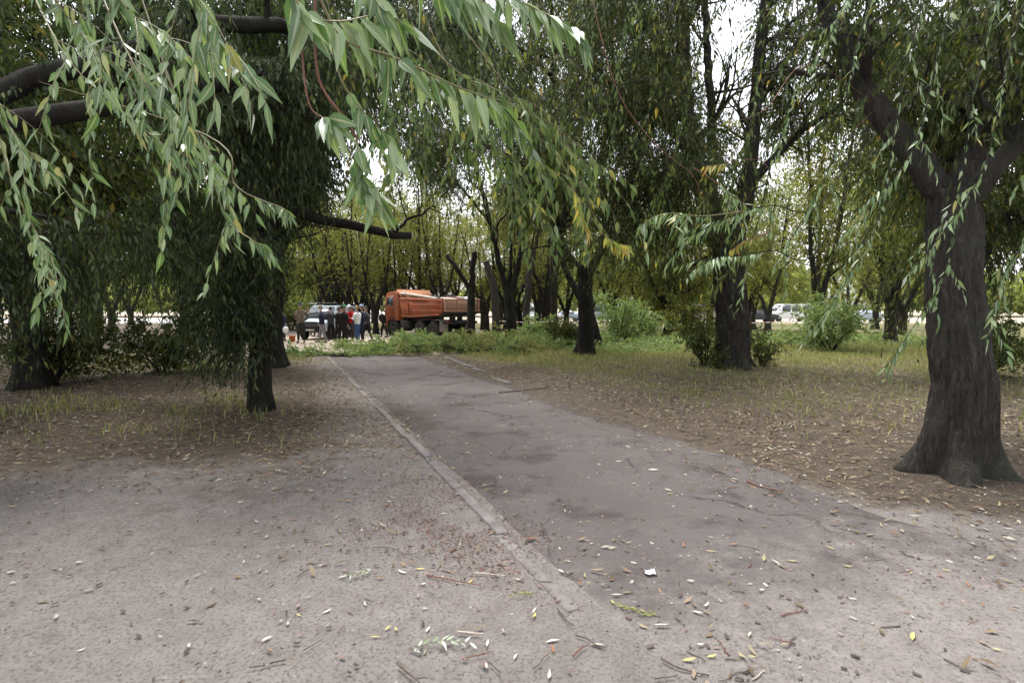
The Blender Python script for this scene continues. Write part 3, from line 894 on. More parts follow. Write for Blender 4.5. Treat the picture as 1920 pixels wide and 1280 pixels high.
# R2: near tree at the right edge of the path
fr = np.array([4.25, 5.05, 0])
tree('near_tree', 'grey brown willow trunk standing nearest at the right edge of the path', fr,
     [fr, fr + (0.03, 0, 0.9), fr + (-0.02, 0.05, 1.8), fr + (-0.05, 0.1, 2.7)], 0.25, 0.2,
     [([fr + (-0.05, 0.1, 2.6), fr + (-0.6, 0.4, 3.6), fr + (-1.0, 0.6, 4.6), fr + (-1.2, 0.5, 5.6)], 0.14, 0.05, 9),
      ([fr + (-0.05, 0.1, 2.6), fr + (0.5, 0.5, 3.4), fr + (1.2, 1.0, 4.4)], 0.14, 0.05, 10),
      ([fr + (-0.05, 0.1, 2.5), fr + (0.3, -0.4, 3.3), fr + (0.5, -0.8, 4.2)], 0.11, 0.04, 8),
      ([fr + (-0.02, 0.1, 2.2), fr + (0.5, 0.6, 2.5), fr + (1.1, 1.2, 2.6)], 0.07, 0.02, 9)],
     M['leaf_mid'], M['bark_near'], 2000, 14, 0.10, 0.025, seed=22, ridge=0.045, flare=0.85, sub=(5, 1.0), droop=0.7, hang=1.0, Ltw=(0.3, 0.7), fine=False,
     keep=lambda p: p[:, 0] / p[:, 1] > 0.56)

# ------------------------------------------------------------------ L2: the willow whose branches hang in front of the camera
fl = np.array([-4.75, 3.7, 0])
rL = np.random.default_rng(31)
near = tree('overhanging_tree', 'nearest willow left of the path, its pale leafy branches hanging across the view', fl,
            [fl, fl + (0.05, 0, 0.9), fl + (0.1, -0.05, 1.8), fl + (0.2, -0.1, 2.6)], 0.19, 0.16,
            [([fl + (0.2, -0.1, 2.5), fl + (1.2, -0.6, 3.3), fl + (2.8, -1.5, 3.4), fl + (3.8, -2.3, 3.1), fl + (4.2, -2.65, 2.75)], 0.10, 0.025, 0),
             ([fl + (1.2, -0.6, 3.3), fl + (2.9, -0.6, 4.0), fl + (4.0, -0.7, 4.3), fl + (5.3, -0.6, 4.2)], 0.07, 0.02, 0),
             ([fl + (0.2, -0.1, 2.5), fl + (-0.3, 0.5, 3.8), fl + (-0.6, 0.8, 5.0)], 0.11, 0.04, 12),
             ([fl + (0.2, -0.1, 2.55), fl + (0.75, 0.9, 3.5), P(474, 45, 5.4), P(620, 72, 6.2), P(760, 45, 7.2), P(930, 60, 8.4)], 0.10, 0.03, 16),
             ([fl + (0.35, 0.2, 2.8), P(400, 165, 5.0), P(490, 140, 5.3), P(590, 112, 5.8)], 0.08, 0.035, 8),
             ([fl + (0.12, 0, 2.0), fl + (-0.5, 0.3, 2.3), fl + (-1.3, 0.4, 2.4)], 0.06, 0.02, 10),
             ([fl + (0.15, 0, 2.2), fl + (0.25, 0.7, 2.4), fl + (0.35, 1.4, 2.45)], 0.05, 0.02, 7)],
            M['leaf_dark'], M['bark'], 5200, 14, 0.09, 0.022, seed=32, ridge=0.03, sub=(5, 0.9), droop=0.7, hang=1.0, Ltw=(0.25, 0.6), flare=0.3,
            keep=lambda p: (p[:, 1] > 2.4) & ((p[:, 0] / p[:, 1] < -0.36) | ((p[:, 1] > 4.6) & (p[:, 0] / p[:, 1] < 0.02) & ((p[:, 2] - 1.6) / p[:, 1] > 0.33 + 0.1 * np.sin(p[:, 0] * 3)))))


def hanging_branch(parent, ctrl, r0, leafm, twigm, nper, L, W, seed, start=0.0, hang=1.0, spread=0.45, subs=0, subL=0.25, drop=0.18, face=True, r1=None):
    """a leafy shoot given by world points; leaves alternate along it and hang down"""
    r = np.random.default_rng(seed)
    base = np.array(parent.location)
    pts = polyline(ctrl, 40)
    g = G(); gl = G()
    g.tube(pts, np.linspace(r0, r1 or r0 * 0.35, 40), 6, rough=0.06, rng=r)
    allp, alld = [], []

    def put(poly, n, s0):
        tg = unit(np.gradient(poly, axis=0))
        t = np.linspace(s0, 1, n) + r.uniform(-0.3, 0.3, n) / n
        ii = np.clip(t, 0, 1) * (len(poly) - 1)
        i0 = np.clip(ii.astype(int), 0, len(poly) - 2); f = (ii - i0)[:, None]
        p = poly[i0] * (1 - f) + poly[i0 + 1] * f
        tn = tg[i0]
        sd = unit(np.cross(tn, np.array([0, 0, 1.0]) + 0.4 * r.normal(size=(n, 3)))) * np.where(np.arange(n) % 2, 1, -1)[:, None]
        d = unit(0.5 * tn + spread * sd + np.array([0, 0, -1.0]) * hang * r.uniform(0.5, 1.2, (n, 1)) + 0.30 * r.normal(size=(n, 3)))
        allp.append(p); alld.append(d)
    put(pts, nper, start)
    tg = unit(np.gradient(pts, axis=0))
    for k in range(subs):
        i = int(39 * (max(start, 0.08) + (0.97 - max(start, 0.08)) * (k + r.random()) / subs)); i = min(i, 38)
        sd = unit(np.cross(tg[i], r.normal(size=3)))
        d = unit(tg[i] * 0.7 + sd * 0.7 + np.array([0, 0, -0.25]))
        LL = subL * r.uniform(0.6, 1.3)
        q = [pts[i] + d * LL * t + np.array([0, 0, -1]) * drop * 2 * LL * t * t for t in np.linspace(0, 1, 10)]
        q = np.array(q)
        g.tube(q, np.linspace(r0 * 0.4, r0 * 0.2, 10), 5)
        put(q, max(5, int(LL / (subL / 10))), 0.1)
    p = np.concatenate(allp); d = np.concatenate(alld)
    toc = unit(np.array([0.1, -1.0, 0.15]))
    leaves_fine(gl, r, p, d, L * r.uniform(0.45, 1.08, len(p)), W * r.uniform(0.75, 1.4, len(p)), droop=0.16,
                face=np.repeat(toc[None], len(p), 0) if face else None)
    bo = bpy.data.objects.new('hanging_branch', g.mesh('hanging_branch', twigm, True))
    COL.objects.link(bo); bo.parent = parent
    bo.data.transform(Matrix.Translation(-Vector(base)))
    lo = bpy.data.objects.new('foliage', gl.mesh('foliage', leafm, True))
    COL.objects.link(lo); lo.parent = bo
    nv = len(lo.data.vertices); rb = np.zeros((nv, 4), np.float32); rb[1::3, :3] = 1; rb[:, 3] = 1
    lo.data.color_attributes.new('rib', 'FLOAT_COLOR', 'POINT').data.foreach_set('color', rb.ravel())
    lo.data.transform(Matrix.Translation(-Vector(base)))
    return bo


tip = fl + (4.2, -2.65, 2.75)        # end of the overhead limb, above the frame
tip2 = fl + (5.3, -0.6, 4.2)
N_, TG = M['leaf_near'], M['twig_green']
# the big shoot that runs down across the top
hanging_branch(near, [tip, P(560, -120, 1.02), P(610, 20, 1.03), P(650, 78, 1.05), P(740, 108, 1.1), P(850, 160, 1.16), P(930, 192, 1.22), P(975, 232, 1.28)], 0.0035, N_, TG, 30, 0.098, 0.0225, 1, start=0.5, hang=1.1, spread=0.3)
hanging_branch(near, [P(560, -120, 1.02), P(545, -30, 1.0), P(580, 30, 1.0), P(640, 40, 1.05), P(690, 30, 1.1)], 0.003, N_, TG, 22, 0.10, 0.0237, 2, start=0.2, hang=1.1, spread=0.35)
# second shoot falling below it, ending in a tuft
hanging_branch(near, [P(590, -20, 1.02), P(596, 140, 1.03), P(640, 215, 1.04), P(668, 258, 1.05), P(672, 310, 1.05), P(690, 345, 1.07), P(712, 372, 1.08)], 0.0028, N_, M['twig_red'], 22, 0.09, 0.0203, 3, start=0.55, hang=0.9, spread=0.5)
hanging_branch(near, [P(560, -20, 1.0), P(568, 120, 1.0), P(580, 195, 1.0), P(600, 218, 1.0), P(622, 222, 1.0)], 0.0024, N_, M['twig_red'], 14, 0.078, 0.0192, 4, start=0.78, hang=0.9, spread=0.75)
hanging_branch(near, [P(620, 60, 1.25), P(640, 150, 1.25), P(690, 220, 1.27), P(730, 260, 1.3), P(742, 300, 1.3)], 0.0024, N_, TG, 20, 0.085, 0.0203, 5, start=0.3, hang=1.1, spread=0.4)
# along the top edge
hanging_branch(near, [tip, P(640, -150, 1.2), P(760, -60, 1.2), P(850, -25, 1.2), P(900, 0, 1.22), P(935, 40, 1.25)], 0.003, N_, TG, 26, 0.095, 0.0225, 6, start=0.45, hang=1.2, spread=0.35)
hanging_branch(near, [P(850, -140, 1.3), P(930, -20, 1.3), P(985, 8, 1.28), P(1040, 35, 1.26), P(1092, 66, 1.25)], 0.003, N_, TG, 30, 0.088, 0.0180, 7, start=0.25, hang=0.7, spread=0.4)
hanging_branch(near, [P(700, -100, 1.15), P(690, -30, 1.15), P(720, 20, 1.15), P(775, 50, 1.17)], 0.0026, N_, TG, 14, 0.09, 0.0225, 8, start=0.3, hang=1.1, spread=0.4)
# the leafy sprays that fall towards the forked tree
hanging_branch(near, [tip2, P(700, -60, 3.26), P(800, 78, 2.79), P(890, 161, 2.71), P(960, 218, 2.79), P(1010, 295, 2.94), P(1045, 330, 3.1), P(1085, 370, 3.2)], 0.004, M['leaf_spray'], TG, 46, 0.085, 0.0213, 9, start=0.35, hang=1.1, spread=0.4, subs=18, subL=0.38)
hanging_branch(near, [P(800, -60, 2.94), P(900, 96, 2.94), P(985, 201, 3.10), P(1045, 255, 3.26), P(1090, 305, 3.41), P(1128, 310, 3.5)], 0.004, M['leaf_spray'], TG, 40, 0.085, 0.0213, 10, start=0.35, hang=1.1, spread=0.4, subs=16, subL=0.42)
hanging_branch(near, [P(760, -60, 3.41), P(830, 105, 3.41), P(900, 218, 3.41), P(950, 305, 3.56), P(960, 340, 3.6), P(975, 375, 3.6)], 0.004, M['leaf_spray'], TG, 36, 0.085, 0.0213, 11, start=0.4, hang=1.1, spread=0.4, subs=14, subL=0.38)
hanging_branch(near, [P(700, -60, 3.10), P(740, 52, 2.94), P(790, 131, 2.94), P(830, 175, 2.94), P(870, 205, 3.10)], 0.004, M['leaf_spray'], TG, 26, 0.085, 0.0213, 12, start=0.3, hang=1.1, spread=0.4, subs=10, subL=0.35)
hanging_branch(near, [P(690, 52, 2.94), P(720, 175, 2.94), P(735, 236, 3.02), P(745, 275, 3.10)], 0.004, M['leaf_spray'], TG, 20, 0.08, 0.0200, 13, start=0.3, hang=1.1, spread=0.4, subs=6, subL=0.32)
# darker shoots hanging behind them over the path
for k, (a, b, c, dd) in enumerate([((690, -40), (720, 90), (750, 230), 4.6), ((760, -40), (800, 110), (830, 260), 4.9), ((820, 0), (850, 160), (880, 300), 5.2), ((880, 20), (920, 170), (940, 330), 4.8),
                                   ((640, 40), (680, 170), (700, 280), 5.0), ((950, 30), (985, 160), (1010, 300), 5.4), ((780, 60), (790, 220), (800, 330), 5.6), ((740, 100), (770, 240), (800, 350), 6.2), ((860, 120), (890, 270), (900, 390), 6.0), ((930, 120), (960, 270), (985, 380), 6.0),
                                   ((1000, -20), (1060, 100), (1100, 220), 5.4), ((600, -40), (640, 60), (660, 150), 4.8), ((560, 0), (600, 90), (630, 200), 5.4), ((1010, 120), (1050, 230), (1080, 330), 6.0)]):
    hanging_branch(near, [P(a[0] - 80, min(-70, a[1] - 110), dd * 1.02), P(*a, dd), P(*b, dd), P(*c, dd)], 0.006, M['leaf_mid'] if k % 3 else M['leaf_spray'], M['twig_dark'], 44, 0.095, 0.024, 80 + k, start=0.2, hang=1.2, spread=0.5, subs=12, subL=0.5)
# yellowing ends
hanging_branch(near, [P(1045, 290, 2.1), P(1075, 350, 2.2), P(1090, 400, 2.3), P(1100, 430, 2.3)], 0.0025, M['leaf_yellow'], TG, 16, 0.075, 0.014, 14, start=0.4, hang=1.1, spread=0.4)
hanging_branch(near, [P(1090, 340, 2.2), P(1125, 430, 2.6), P(1155, 455, 2.8), P(1178, 460, 2.9)], 0.0025, M['leaf_yellow'], TG, 22, 0.08, 0.015, 15, start=0.45, hang=1.2, spread=0.4)
# the sprays at the left edge of the view
hanging_branch(near, [fl + (0.75, 0.9, 3.5), P(380, 250, 3.2), P(440, 345, 3.0), P(490, 375, 3.0), P(525, 388, 3.0), P(545, 402, 3.0)], 0.005, N_, TG, 30, 0.095, 0.0203, 16, start=0.55, hang=1.1, spread=0.35)
hanging_branch(near, [P(380, 250, 3.2), P(420, 400, 3.0), P(470, 448, 2.9), P(495, 462, 2.9), P(512, 480, 2.9)], 0.004, N_, TG, 22, 0.09, 0.0203, 17, start=0.5, hang=1.1, spread=0.35)
# left of the narrow view: more of the same branches
for k, (a, b, c, dd) in enumerate([((60, -60), (150, 60), (250, 150), 2.2), ((180, -60), (260, 40), (360, 110), 1.7), ((330, -80), (390, 40), (450, 120), 1.5),
                                   ((120, 100), (220, 200), (330, 290), 2.3), ((250, 120), (330, 230), (400, 340), 2.0), ((10, 300), (60, 420), (120, 520), 2.6),
                                   ((330, 180), (400, 300), (440, 420), 2.6), ((-60, 120), (20, 240), (90, 330), 2.4)]):
    hanging_branch(near, [P(a[0] - 90, min(-80, a[1] - 120), dd * 1.1), P(*a, dd), P(*b, dd), P(*c, dd)], 0.004, N_, TG, 26, 0.09, 0.0203, 20 + k, start=0.25, hang=1.1, spread=0.5, subs=7, subL=0.3)

# the same on the near tree at the right: reddish bare twigs that end in sprays
nr = [o for o in bpy.data.objects if o.name == 'near_tree'][0]
TR = M['twig_red']
rt = fr + (-0.6, 0.4, 3.6)
hanging_branch(nr, [rt, P(1520, 120, 4.6), P(1440, 200, 4.3), P(1400, 222, 4.2), P(1360, 228, 4.1)], 0.003, M['leaf_yellow'], TR, 10, 0.085, 0.016, 40, start=0.82, hang=1.1, spread=0.35)
hanging_branch(nr, [P(1090, -90, 4.3), P(1150, 150, 4.0), P(1215, 255, 4.0), P(1270, 305, 4.0), P(1300, 330, 4.0), P(1320, 380, 4.0), P(1340, 415, 4.0)], 0.003, M['leaf_mid'], TR, 6, 0.085, 0.016, 41, start=0.8, hang=1.1)
hanging_branch(nr, [rt, P(1500, 330, 4.4), P(1420, 300, 4.1), P(1370, 306, 4.05), P(1320, 312, 4.0)], 0.003, M['leaf_yellow'], TR, 16, 0.085, 0.015, 42, start=0.78, hang=1.2, spread=0.4)
hanging_branch(nr, [P(1300, 315, 4.0), P(1340, 340, 4.0), P(1370, 365, 4.0), P(1385, 395, 4.0)], 0.004, N_, TR, 18, 0.09, 0.015, 43, start=0.4, hang=0.9, spread=0.6, subs=2, subL=0.15)
hanging_branch(nr, [rt, P(1540, 380, 4.3), P(1450, 385, 4.0), P(1400, 395, 3.9), P(1340, 420, 3.9), P(1290, 445, 3.9)], 0.005, N_, M['bark'], 40, 0.095, 0.016, 44, start=0.4, hang=1.1, spread=0.4, subs=5, subL=0.25)
hanging_branch(nr, [P(1400, 395, 3.9), P(1320, 405, 3.7), P(1260, 400, 3.6), P(1225, 408, 3.6), P(1200, 425, 3.6)], 0.005, N_, TG, 30, 0.095, 0.016, 45, start=0.2, hang=0.9, spread=0.5, subs=4, subL=0.2)
hanging_branch(nr, [rt, P(1540, 460, 4.2), P(1450, 470, 3.9), P(1400, 478, 3.8), P(1350, 485, 3.8), P(1310, 500, 3.8)], 0.005, N_, M['bark'], 40, 0.095, 0.016, 46, start=0.45, hang=1.0, spread=0.5, subs=5, subL=0.25)
hanging_branch(nr, [P(1450, 430, 4.0), P(1420, 445, 3.9), P(1395, 452, 3.9), P(1370, 470, 3.9)], 0.004, M['leaf_yellow'], TR, 18, 0.08, 0.015, 47, start=0.3, hang=1.1, spread=0.4)
for k, (a, b, c, dd, lm) in enumerate([((1560, 300), (1500, 420), (1450, 500), 4.0, N_), ((1720, 260), (1640, 380), (1560, 460), 3.8, N_), ((1850, 300), (1780, 420), (1700, 520), 3.6, N_),
                                       ((1650, 400), (1590, 520), (1530, 620), 3.8, N_), ((1930, 420), (1880, 520), (1850, 640), 3.6, N_), ((1700, 100), (1600, 200), (1500, 260), 4.2, M['leaf_mid']),
                                       ((1780, 480), (1720, 600), (1660, 690), 3.9, N_), ((1560, 60), (1500, 160), (1450, 300), 4.4, N_)]):
    hanging_branch(nr, [P(a[0] + 130, -160, dd * 1.12), P(a[0] + 50, a[1] * 0.45 - 60, dd * 1.05), P(*a, dd), P(*b, dd), P(*c, dd)], 0.005, lm, M['bark'], 56, 0.09, 0.02, 60 + k, start=0.08, hang=1.1, spread=0.45, subs=5, subL=0.25)

for k, (a, b, c, dd) in enumerate([((1180, 20), (1160, 160), (1140, 320), 5.6), ((1240, 60), (1215, 220), (1190, 360), 5.2), ((1300, 120), (1270, 280), (1240, 400), 5.6), ((1120, -20), (1110, 100), (1100, 230), 6.2), ((1400, 260), (1330, 360), (1270, 430), 5.2),
                                   ((1350, 300), (1300, 420), (1230, 500), 6.4), ((1440, 60), (1410, 220), (1390, 330), 5.4), ((1220, -40), (1225, 60), (1235, 170), 5.2), ((1420, 420), (1370, 500), (1330, 560), 5.0), ((1260, 300), (1210, 420), (1170, 500), 7.0)]):
    hanging_branch(nr, [P(a[0] + 150, -160, dd * 1.05), P(a[0] + 60, a[1] * 0.45 - 60, dd * 1.02), P(*a, dd), P(*b, dd), P(*c, dd)], 0.006, M['leaf_mid'] if k % 3 else M['leaf_spray'], M['bark'], 64, 0.09, 0.022, 120 + k, start=0.08, hang=1.2, spread=0.5, subs=10, subL=0.5)

# ------------------------------------------------------------------ the wood behind: a few kinds, copied
def wood_tree(seed, h, stems, leaf, bark, n_tw, L, W, label, name='background_tree', low=0.35, lean=0.35, K=11, group=None):
    r = np.random.default_rng(seed)
    limbs = []
    fork = h * r.uniform(0.10, 0.16)
    for k in range(stems):
        a = 2 * math.pi * (k + r.random() * 0.6) / stems
        o = np.array([math.cos(a), math.sin(a), 0])
        b = h * lean * r.uniform(0.35, 0.8)
        limbs.append(([(0, 0, fork * 0.8), o * b * 0.22 + (0, 0, fork + h * 0.12), o * b * 0.5 + (0, 0, h * 0.4), o * b * 0.75 + (0, 0, h * 0.7), o * b + (0, 0, h * r.uniform(0.88, 1))],
                      0.022 * h * 0.62, 0.03, 7))
    root = tree(name, label, np.zeros(3) + (0, 5, 0), [np.array([0, 5, h1(0, 5)]) + q for q in ((0, 0, 0), (0.02, 0, fork * 0.5), (0, 0, fork))], 0.022 * h, 0.019 * h,
                [([np.array([0, 5, h1(0, 5)]) + np.array(c) for c in lc], a, b, n) for lc, a, b, n in limbs],
                leaf, bark, n_tw, K, L, W, Ltw=(0.6, 1.3), seed=seed, sub=(5, h * 0.17), droop=0.5, hang=0.7, twigs=False, group=group,
                keep=lambda p: p[:, 2] > low * h + 0.6 * np.sin(p[:, 0] * 2) + 0.5 * np.sin(p[:, 1] * 2.7))
    return root


WG = 'trees of the wood behind the truck'
kinds = [wood_tree(101, 10.5, 4, M['leaf_olive'], M['bark_far'], 1150, 0.17, 0.055, 'many stemmed yellow green tree in the wood behind the truck and people', group=WG, low=0.34),
         wood_tree(102, 12, 3, M['leaf_olive'], M['bark_far'], 1050, 0.17, 0.055, 'tall yellow green tree with three bare stems in the wood behind the truck', group=WG, low=0.32),
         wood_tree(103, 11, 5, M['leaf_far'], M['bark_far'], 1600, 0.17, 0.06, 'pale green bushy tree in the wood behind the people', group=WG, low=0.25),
         wood_tree(104, 11.5, 2, M['leaf_mid'], M['bark'], 2600, 0.17, 0.055, 'dark two stemmed tree at the edge of the wood', group=WG, low=0.3),
         wood_tree(105, 9, 3, M['leaf_olive'], M['bark_grey'], 1100, 0.16, 0.055, 'low olive green tree with grey stems in the wood', group=WG, low=0.3)]
kinds.append(wood_tree(106, 9.5, 3, M['leaf_olive'], M['bark'], 420, 0.15, 0.05, 'slim dark forked tree with thin bare stems behind the truck and people', group='slim forked trees behind the truck', low=0.45, lean=0.42))
first = [True] * 6
rw = np.random.default_rng(55)


def plant(k, X, Y, s=1.0):
    o = kinds[k] if first[k] else copy_tree(kinds[k])
    first[k] = False
    o.location = (X, Y, h1(X, Y) - 0.05)
    px = 960 + 1000 * X / Y
    place = ('among the trees left of the dusty track' if px < 500 else 'in the wood behind the people' if px < 715 else 'in the wood behind the orange truck' if px < 908 else
             'in the wood between truck and forked tree' if px < 1095 else 'behind the shrubs right of the forked tree' if px < 1420 else 'among the trees right of the thick tree')
    what = ['yellow green tree with several bare stems', 'tall yellow green tree with three bare stems', 'pale green bushy tree', 'dark two stemmed tree', 'low olive green tree with grey stems', 'slim dark forked tree with thin stems'][k]
    o['label'] = what + ' ' + place
    o['group'] = what + 's ' + place
    o.rotation_euler = (0, 0, rw.uniform(0, 6.28)); o.scale = (s, s, s * rw.uniform(0.92, 1.08))
    return o


# those one sees between the people, over the truck and between the trunks
for k, px, d in [(3, 628, 46), (0, 642, 50), (3, 676, 44), (1, 668, 52), (0, 738, 43), (1, 770, 48), (4, 800, 40), (0, 820, 52), (1, 862, 46), (4, 905, 42),
                 (3, 975, 45), (0, 1008, 40), (4, 1022, 50), (1, 1062, 44), (2, 560, 58), (2, 600, 62), (1, 700, 60), (2, 530, 48), (0, 940, 56), (1, 850, 60),
                 (4, 1110, 48), (2, 1150, 40), (2, 1200, 46), (4, 1225, 38), (2, 1290, 42), (0, 1330, 36), (2, 1400, 40), (4, 1440, 34)]:
    plant(k, P(px, 600, d)[0], d, rw.uniform(0.9, 1.12))
for px, d in [(618, 40), (655, 37), (690, 42), (733, 38), (757, 41), (788, 37.5), (812, 43), (846, 39), (913, 36), (948, 41), (1010, 37), (1030, 43), (1150, 44), (640, 46), (1195, 42), (672, 36), (705, 35.5), (748, 36), (828, 36.5), (964, 35), (1022, 34.5)]:
    plant(5, P(px, 600, d)[0], d, rw.uniform(0.8, 1.15))
# and to both sides
for k, X, Y in [(3, -9.5, 10.5), (3, -12.5, 14), (1, -10, 19), (3, -15, 19), (2, -14, 26), (4, -20, 24), (3, -19, 31), (1, -25, 28), (2, -28, 36), (0, -18, 40), (2, -24, 48), (1, -33, 44), (3, -8.2, 6.6), (2, -30, 58), (1, -40, 56), (3, -12, 9),
                (3, 10.5, 12.5), (4, 12, 21), (2, 17, 24), (3, 18, 17), (0, 22, 30), (1, 24, 38), (4, 19, 42), (2, 30, 44), (1, 36, 50), (2, 24, 54), (3, 12.5, 9.5)]:
    plant(k, X, Y, rw.uniform(0.9, 1.15))

# far belt of wood on the other side of the road
g = G(); r = np.random.default_rng(77)
n = 52000
X = r.uniform(-150, 170, n); Y = r.uniform(96, 118, n)
top = 9 + 3.5 * np.sin(X * 0.11) + 2.5 * np.sin(X * 0.37 + 1) + 1.5 * np.sin(X * 0.9)
Zc = 1.2 + (top - 1.2) * r.random(n) ** 0.8
keepm = (np.sin(X * 0.23 + 2) + np.sin(X * 0.071)) > -1.1
pos = np.stack([X, Y, Zc], 1)[keepm]
leaves_simple(g, r, pos, unit(r.normal(size=(len(pos), 3))), 1.3, 0.8)
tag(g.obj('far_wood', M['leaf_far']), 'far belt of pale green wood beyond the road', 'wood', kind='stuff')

# ------------------------------------------------------------------ ground cover, litter
rg = np.random.default_rng(91)


def scatter(n, xlo, xhi, ylo, yhi, dens, power=1.0):
    X = rg.uniform(xlo, xhi, n); u = rg.random(n)
    Y = ylo + (yhi - ylo) * u ** power
    ok = rg.random(n) < dens(X, Y)
    return X[ok], Y[ok]


def fbm(X, Y, f=1.0):
    return (np.sin(X * 1.3 * f + 1.7 * np.sin(Y * 0.8 * f)) + np.sin(Y * 1.9 * f + 1.1 * np.sin(X * 1.4 * f + 2)) + 0.7 * np.sin(X * 3.7 * f + Y * 2.9 * f) + 0.5 * np.sin(X * 7.1 * f - Y * 6.3 * f)) / 3.2


def litter_d(X, Y):
    s = X + 0.437 * Y
    on_path = (s > 1.7) & (s < 4.75) & (Y < 17.5)
    d = np.where(Y < 4.4, 0.006 + 0.02 * np.clip(fbm(X, Y, 1.3), 0, 1), 0.75 + 0.4 * fbm(X, Y))
    d = d * smooth(3.6, 7.0, Y + 0.4 * fbm(X, Y, 2)) + 0.008
    d = np.where((s > 4.2) & (Y < 6), np.maximum(d, 0.3 + 0.35 * fbm(X, Y)), d)
    d = np.where((X > -1.6) & (X < 0.25) & (Y > 3.0) & (Y < 5.0) & (s < 1.6), np.maximum(d, 0.06 + 0.1 * fbm(X, Y, 2)), d)
    d = np.where((s > 4.35) & (s < 5.3 + 0.2 * fbm(X, Y, 1.5)) & (Y > 5.8) & (Y < 11.5), d * 0.14, d)
    d = np.where(on_path, np.where(s > 4.0, 0.16 + 0.12 * fbm(X, Y, 2), np.where(s < 2.3, 0.10, 0.022)), d)
    dust = (Y > 17.5) & (X < -1)
    return np.where(dust, d * 0.35, d)


X, Y = scatter(230000, -14, 15, 2.0, 24, litter_d, 1.25)
n = len(X)
g = G()
az = rg.uniform(0, 6.283, n)
d = np.stack([np.cos(az), np.sin(az), rg.normal(0, 0.16, n)], -1); d = unit(d)
sd = unit(np.cross(d, np.stack([rg.normal(0, 0.35, n), rg.normal(0, 0.35, n), np.ones(n)], -1)))
up = np.cross(sd, d)
L = rg.uniform(0.03, 0.085, n)[:, None]; W = L * rg.uniform(0.2, 0.36, (n, 1))
onp = ((X + 0.437 * Y) > 1.6) & ((X + 0.437 * Y) < 4.85) & (Y < 17.6)
pos = np.stack([X, Y, hz(X, Y) + np.where(onp, 0.022, 0.012)], -1)
mid = pos + d * L * 0.45 + up * W * rg.uniform(-0.3, 0.6, (n, 1))
V = np.stack([pos, mid - sd * W / 2, pos + d * L + up * L * rg.uniform(-0.02, 0.25, (n, 1)), mid + sd * W / 2], 1).reshape(-1, 3)
b = np.arange(n)[:, None] * 4
g.add(V, None, np.concatenate([b + np.array([0, 1, 2]), b + np.array([0, 2, 3])]))
tag(g.obj('leaf_litter', M['litter']), 'dry willow leaf litter strewn over the ground', 'leaf litter', kind='stuff')

# reddish crumbled litter beside the kerb
X, Y = scatter(42000, -2.2, 0.7, 2.7, 5.6, lambda X, Y: np.exp(-(((X + 0.5 + 0.2 * (Y - 3.8)) / 0.5) ** 2 + ((Y - 3.8) / 0.8) ** 2)) * np.clip(0.5 + 0.7 * fbm(X, Y, 3), 0, 1))
n = len(X); g = G(); az = rg.uniform(0, 6.283, n)
d = unit(np.stack([np.cos(az), np.sin(az), rg.normal(0, 0.2, n)], -1))
leaves_simple(g, rg, np.stack([X, Y, np.maximum(hz(X, Y), 0) + 0.012], -1), d, rg.uniform(0.012, 0.04, n), rg.uniform(0.004, 0.009, n))
tag(g.obj('reddish_litter', M['red_litter']), 'reddish crumbled litter beside the kerb', 'leaf litter', kind='stuff')

# crumbs, bits of twig and grit on the bare foreground
X, Y = scatter(42000, -6, 6.5, 1.6, 7.5, lambda X, Y: np.clip(0.55 - 0.05 * Y + 0.45 * fbm(X, Y, 2.3), 0.04, 1), 1.5)
n = len(X)
g = G()
az = rg.uniform(0, 6.283, n); L = 0.006 + 0.03 * rg.random(n) ** 4; W = np.where(rg.random(n) < 0.5, 0.0025, L * 0.5)
d = np.stack([np.cos(az), np.sin(az), 0 * az], -1); sdv = np.stack([-np.sin(az), np.cos(az), 0 * az], -1)
pos = np.stack([X, Y, np.maximum(hz(X, Y), 0.0) + 0.014], -1)
a, c = pos - d * L[:, None] / 2, pos + d * L[:, None] / 2
w3 = sdv * W[:, None] / 2; h3 = np.array([0, 0, 1.0]) * np.minimum(W, 0.006)[:, None]
V = np.stack([a - w3, a + w3, c + w3, c - w3, a + h3, c + h3], 1).reshape(-1, 3)
b = np.arange(n)[:, None] * 6
g.add(V, np.concatenate([b + np.array([0, 4, 5, 3]), b + np.array([1, 2, 5, 4])]), np.concatenate([b + np.array([0, 1, 4]), b + np.array([2, 3, 5])]))
nn = NT('ground_crumbs'); ge = nn.n('ShaderNodeNewGeometry')
M['crumbs'] = nn.done(nn.pbr(nn.ramp(ge.outputs['Random Per Island'], [(0, (0.05, 0.04, 0.035)), (0.45, (0.11, 0.09, 0.08)), (0.7, (0.2, 0.13, 0.11)), (0.85, (0.33, 0.3, 0.28)), (1, (0.45, 0.42, 0.39))]), 0.9, 0, 0.2))
tag(g.obj('ground_debris', M['crumbs']), 'crumbs of twig and grit on the bare dirt', 'debris', kind='stuff')


def grass_d(X, Y):
    s = X + 0.437 * Y
    d = smooth(5.4, 7.0, s + 0.4 * fbm(X, Y)) * smooth(11, 17.5, Y + 2.2 * fbm(X, Y, 0.6)) * (0.75 + 0.5 * fbm(X, Y, 1.4))
    d = np.maximum(d, 0.13 * smooth(5.6, 6.8, s) * smooth(5.5, 8, Y) * (0.6 + fbm(X, Y, 2.2)))
    d = np.maximum(d, smooth(0.9, -0.5, s + 0.4 * fbm(X, Y)) * smooth(5.8, 7.5, Y) * smooth(10.5, 8.5, Y) * np.clip(0.15 + 0.45 * fbm(X, Y, 1.7), 0, 1))
    d = np.maximum(d, 0.7 * smooth(-5, -7, X) * smooth(12, 16, Y) * smooth(19, 17, Y) * (0.4 + fbm(X, Y, 1.7)))
    d = np.where((Y > 24), np.maximum(d, 0.6), d)
    return np.where((Y > 17.5) & (X < -1.5) & (X > -13) & (Y < 42), 0, d)


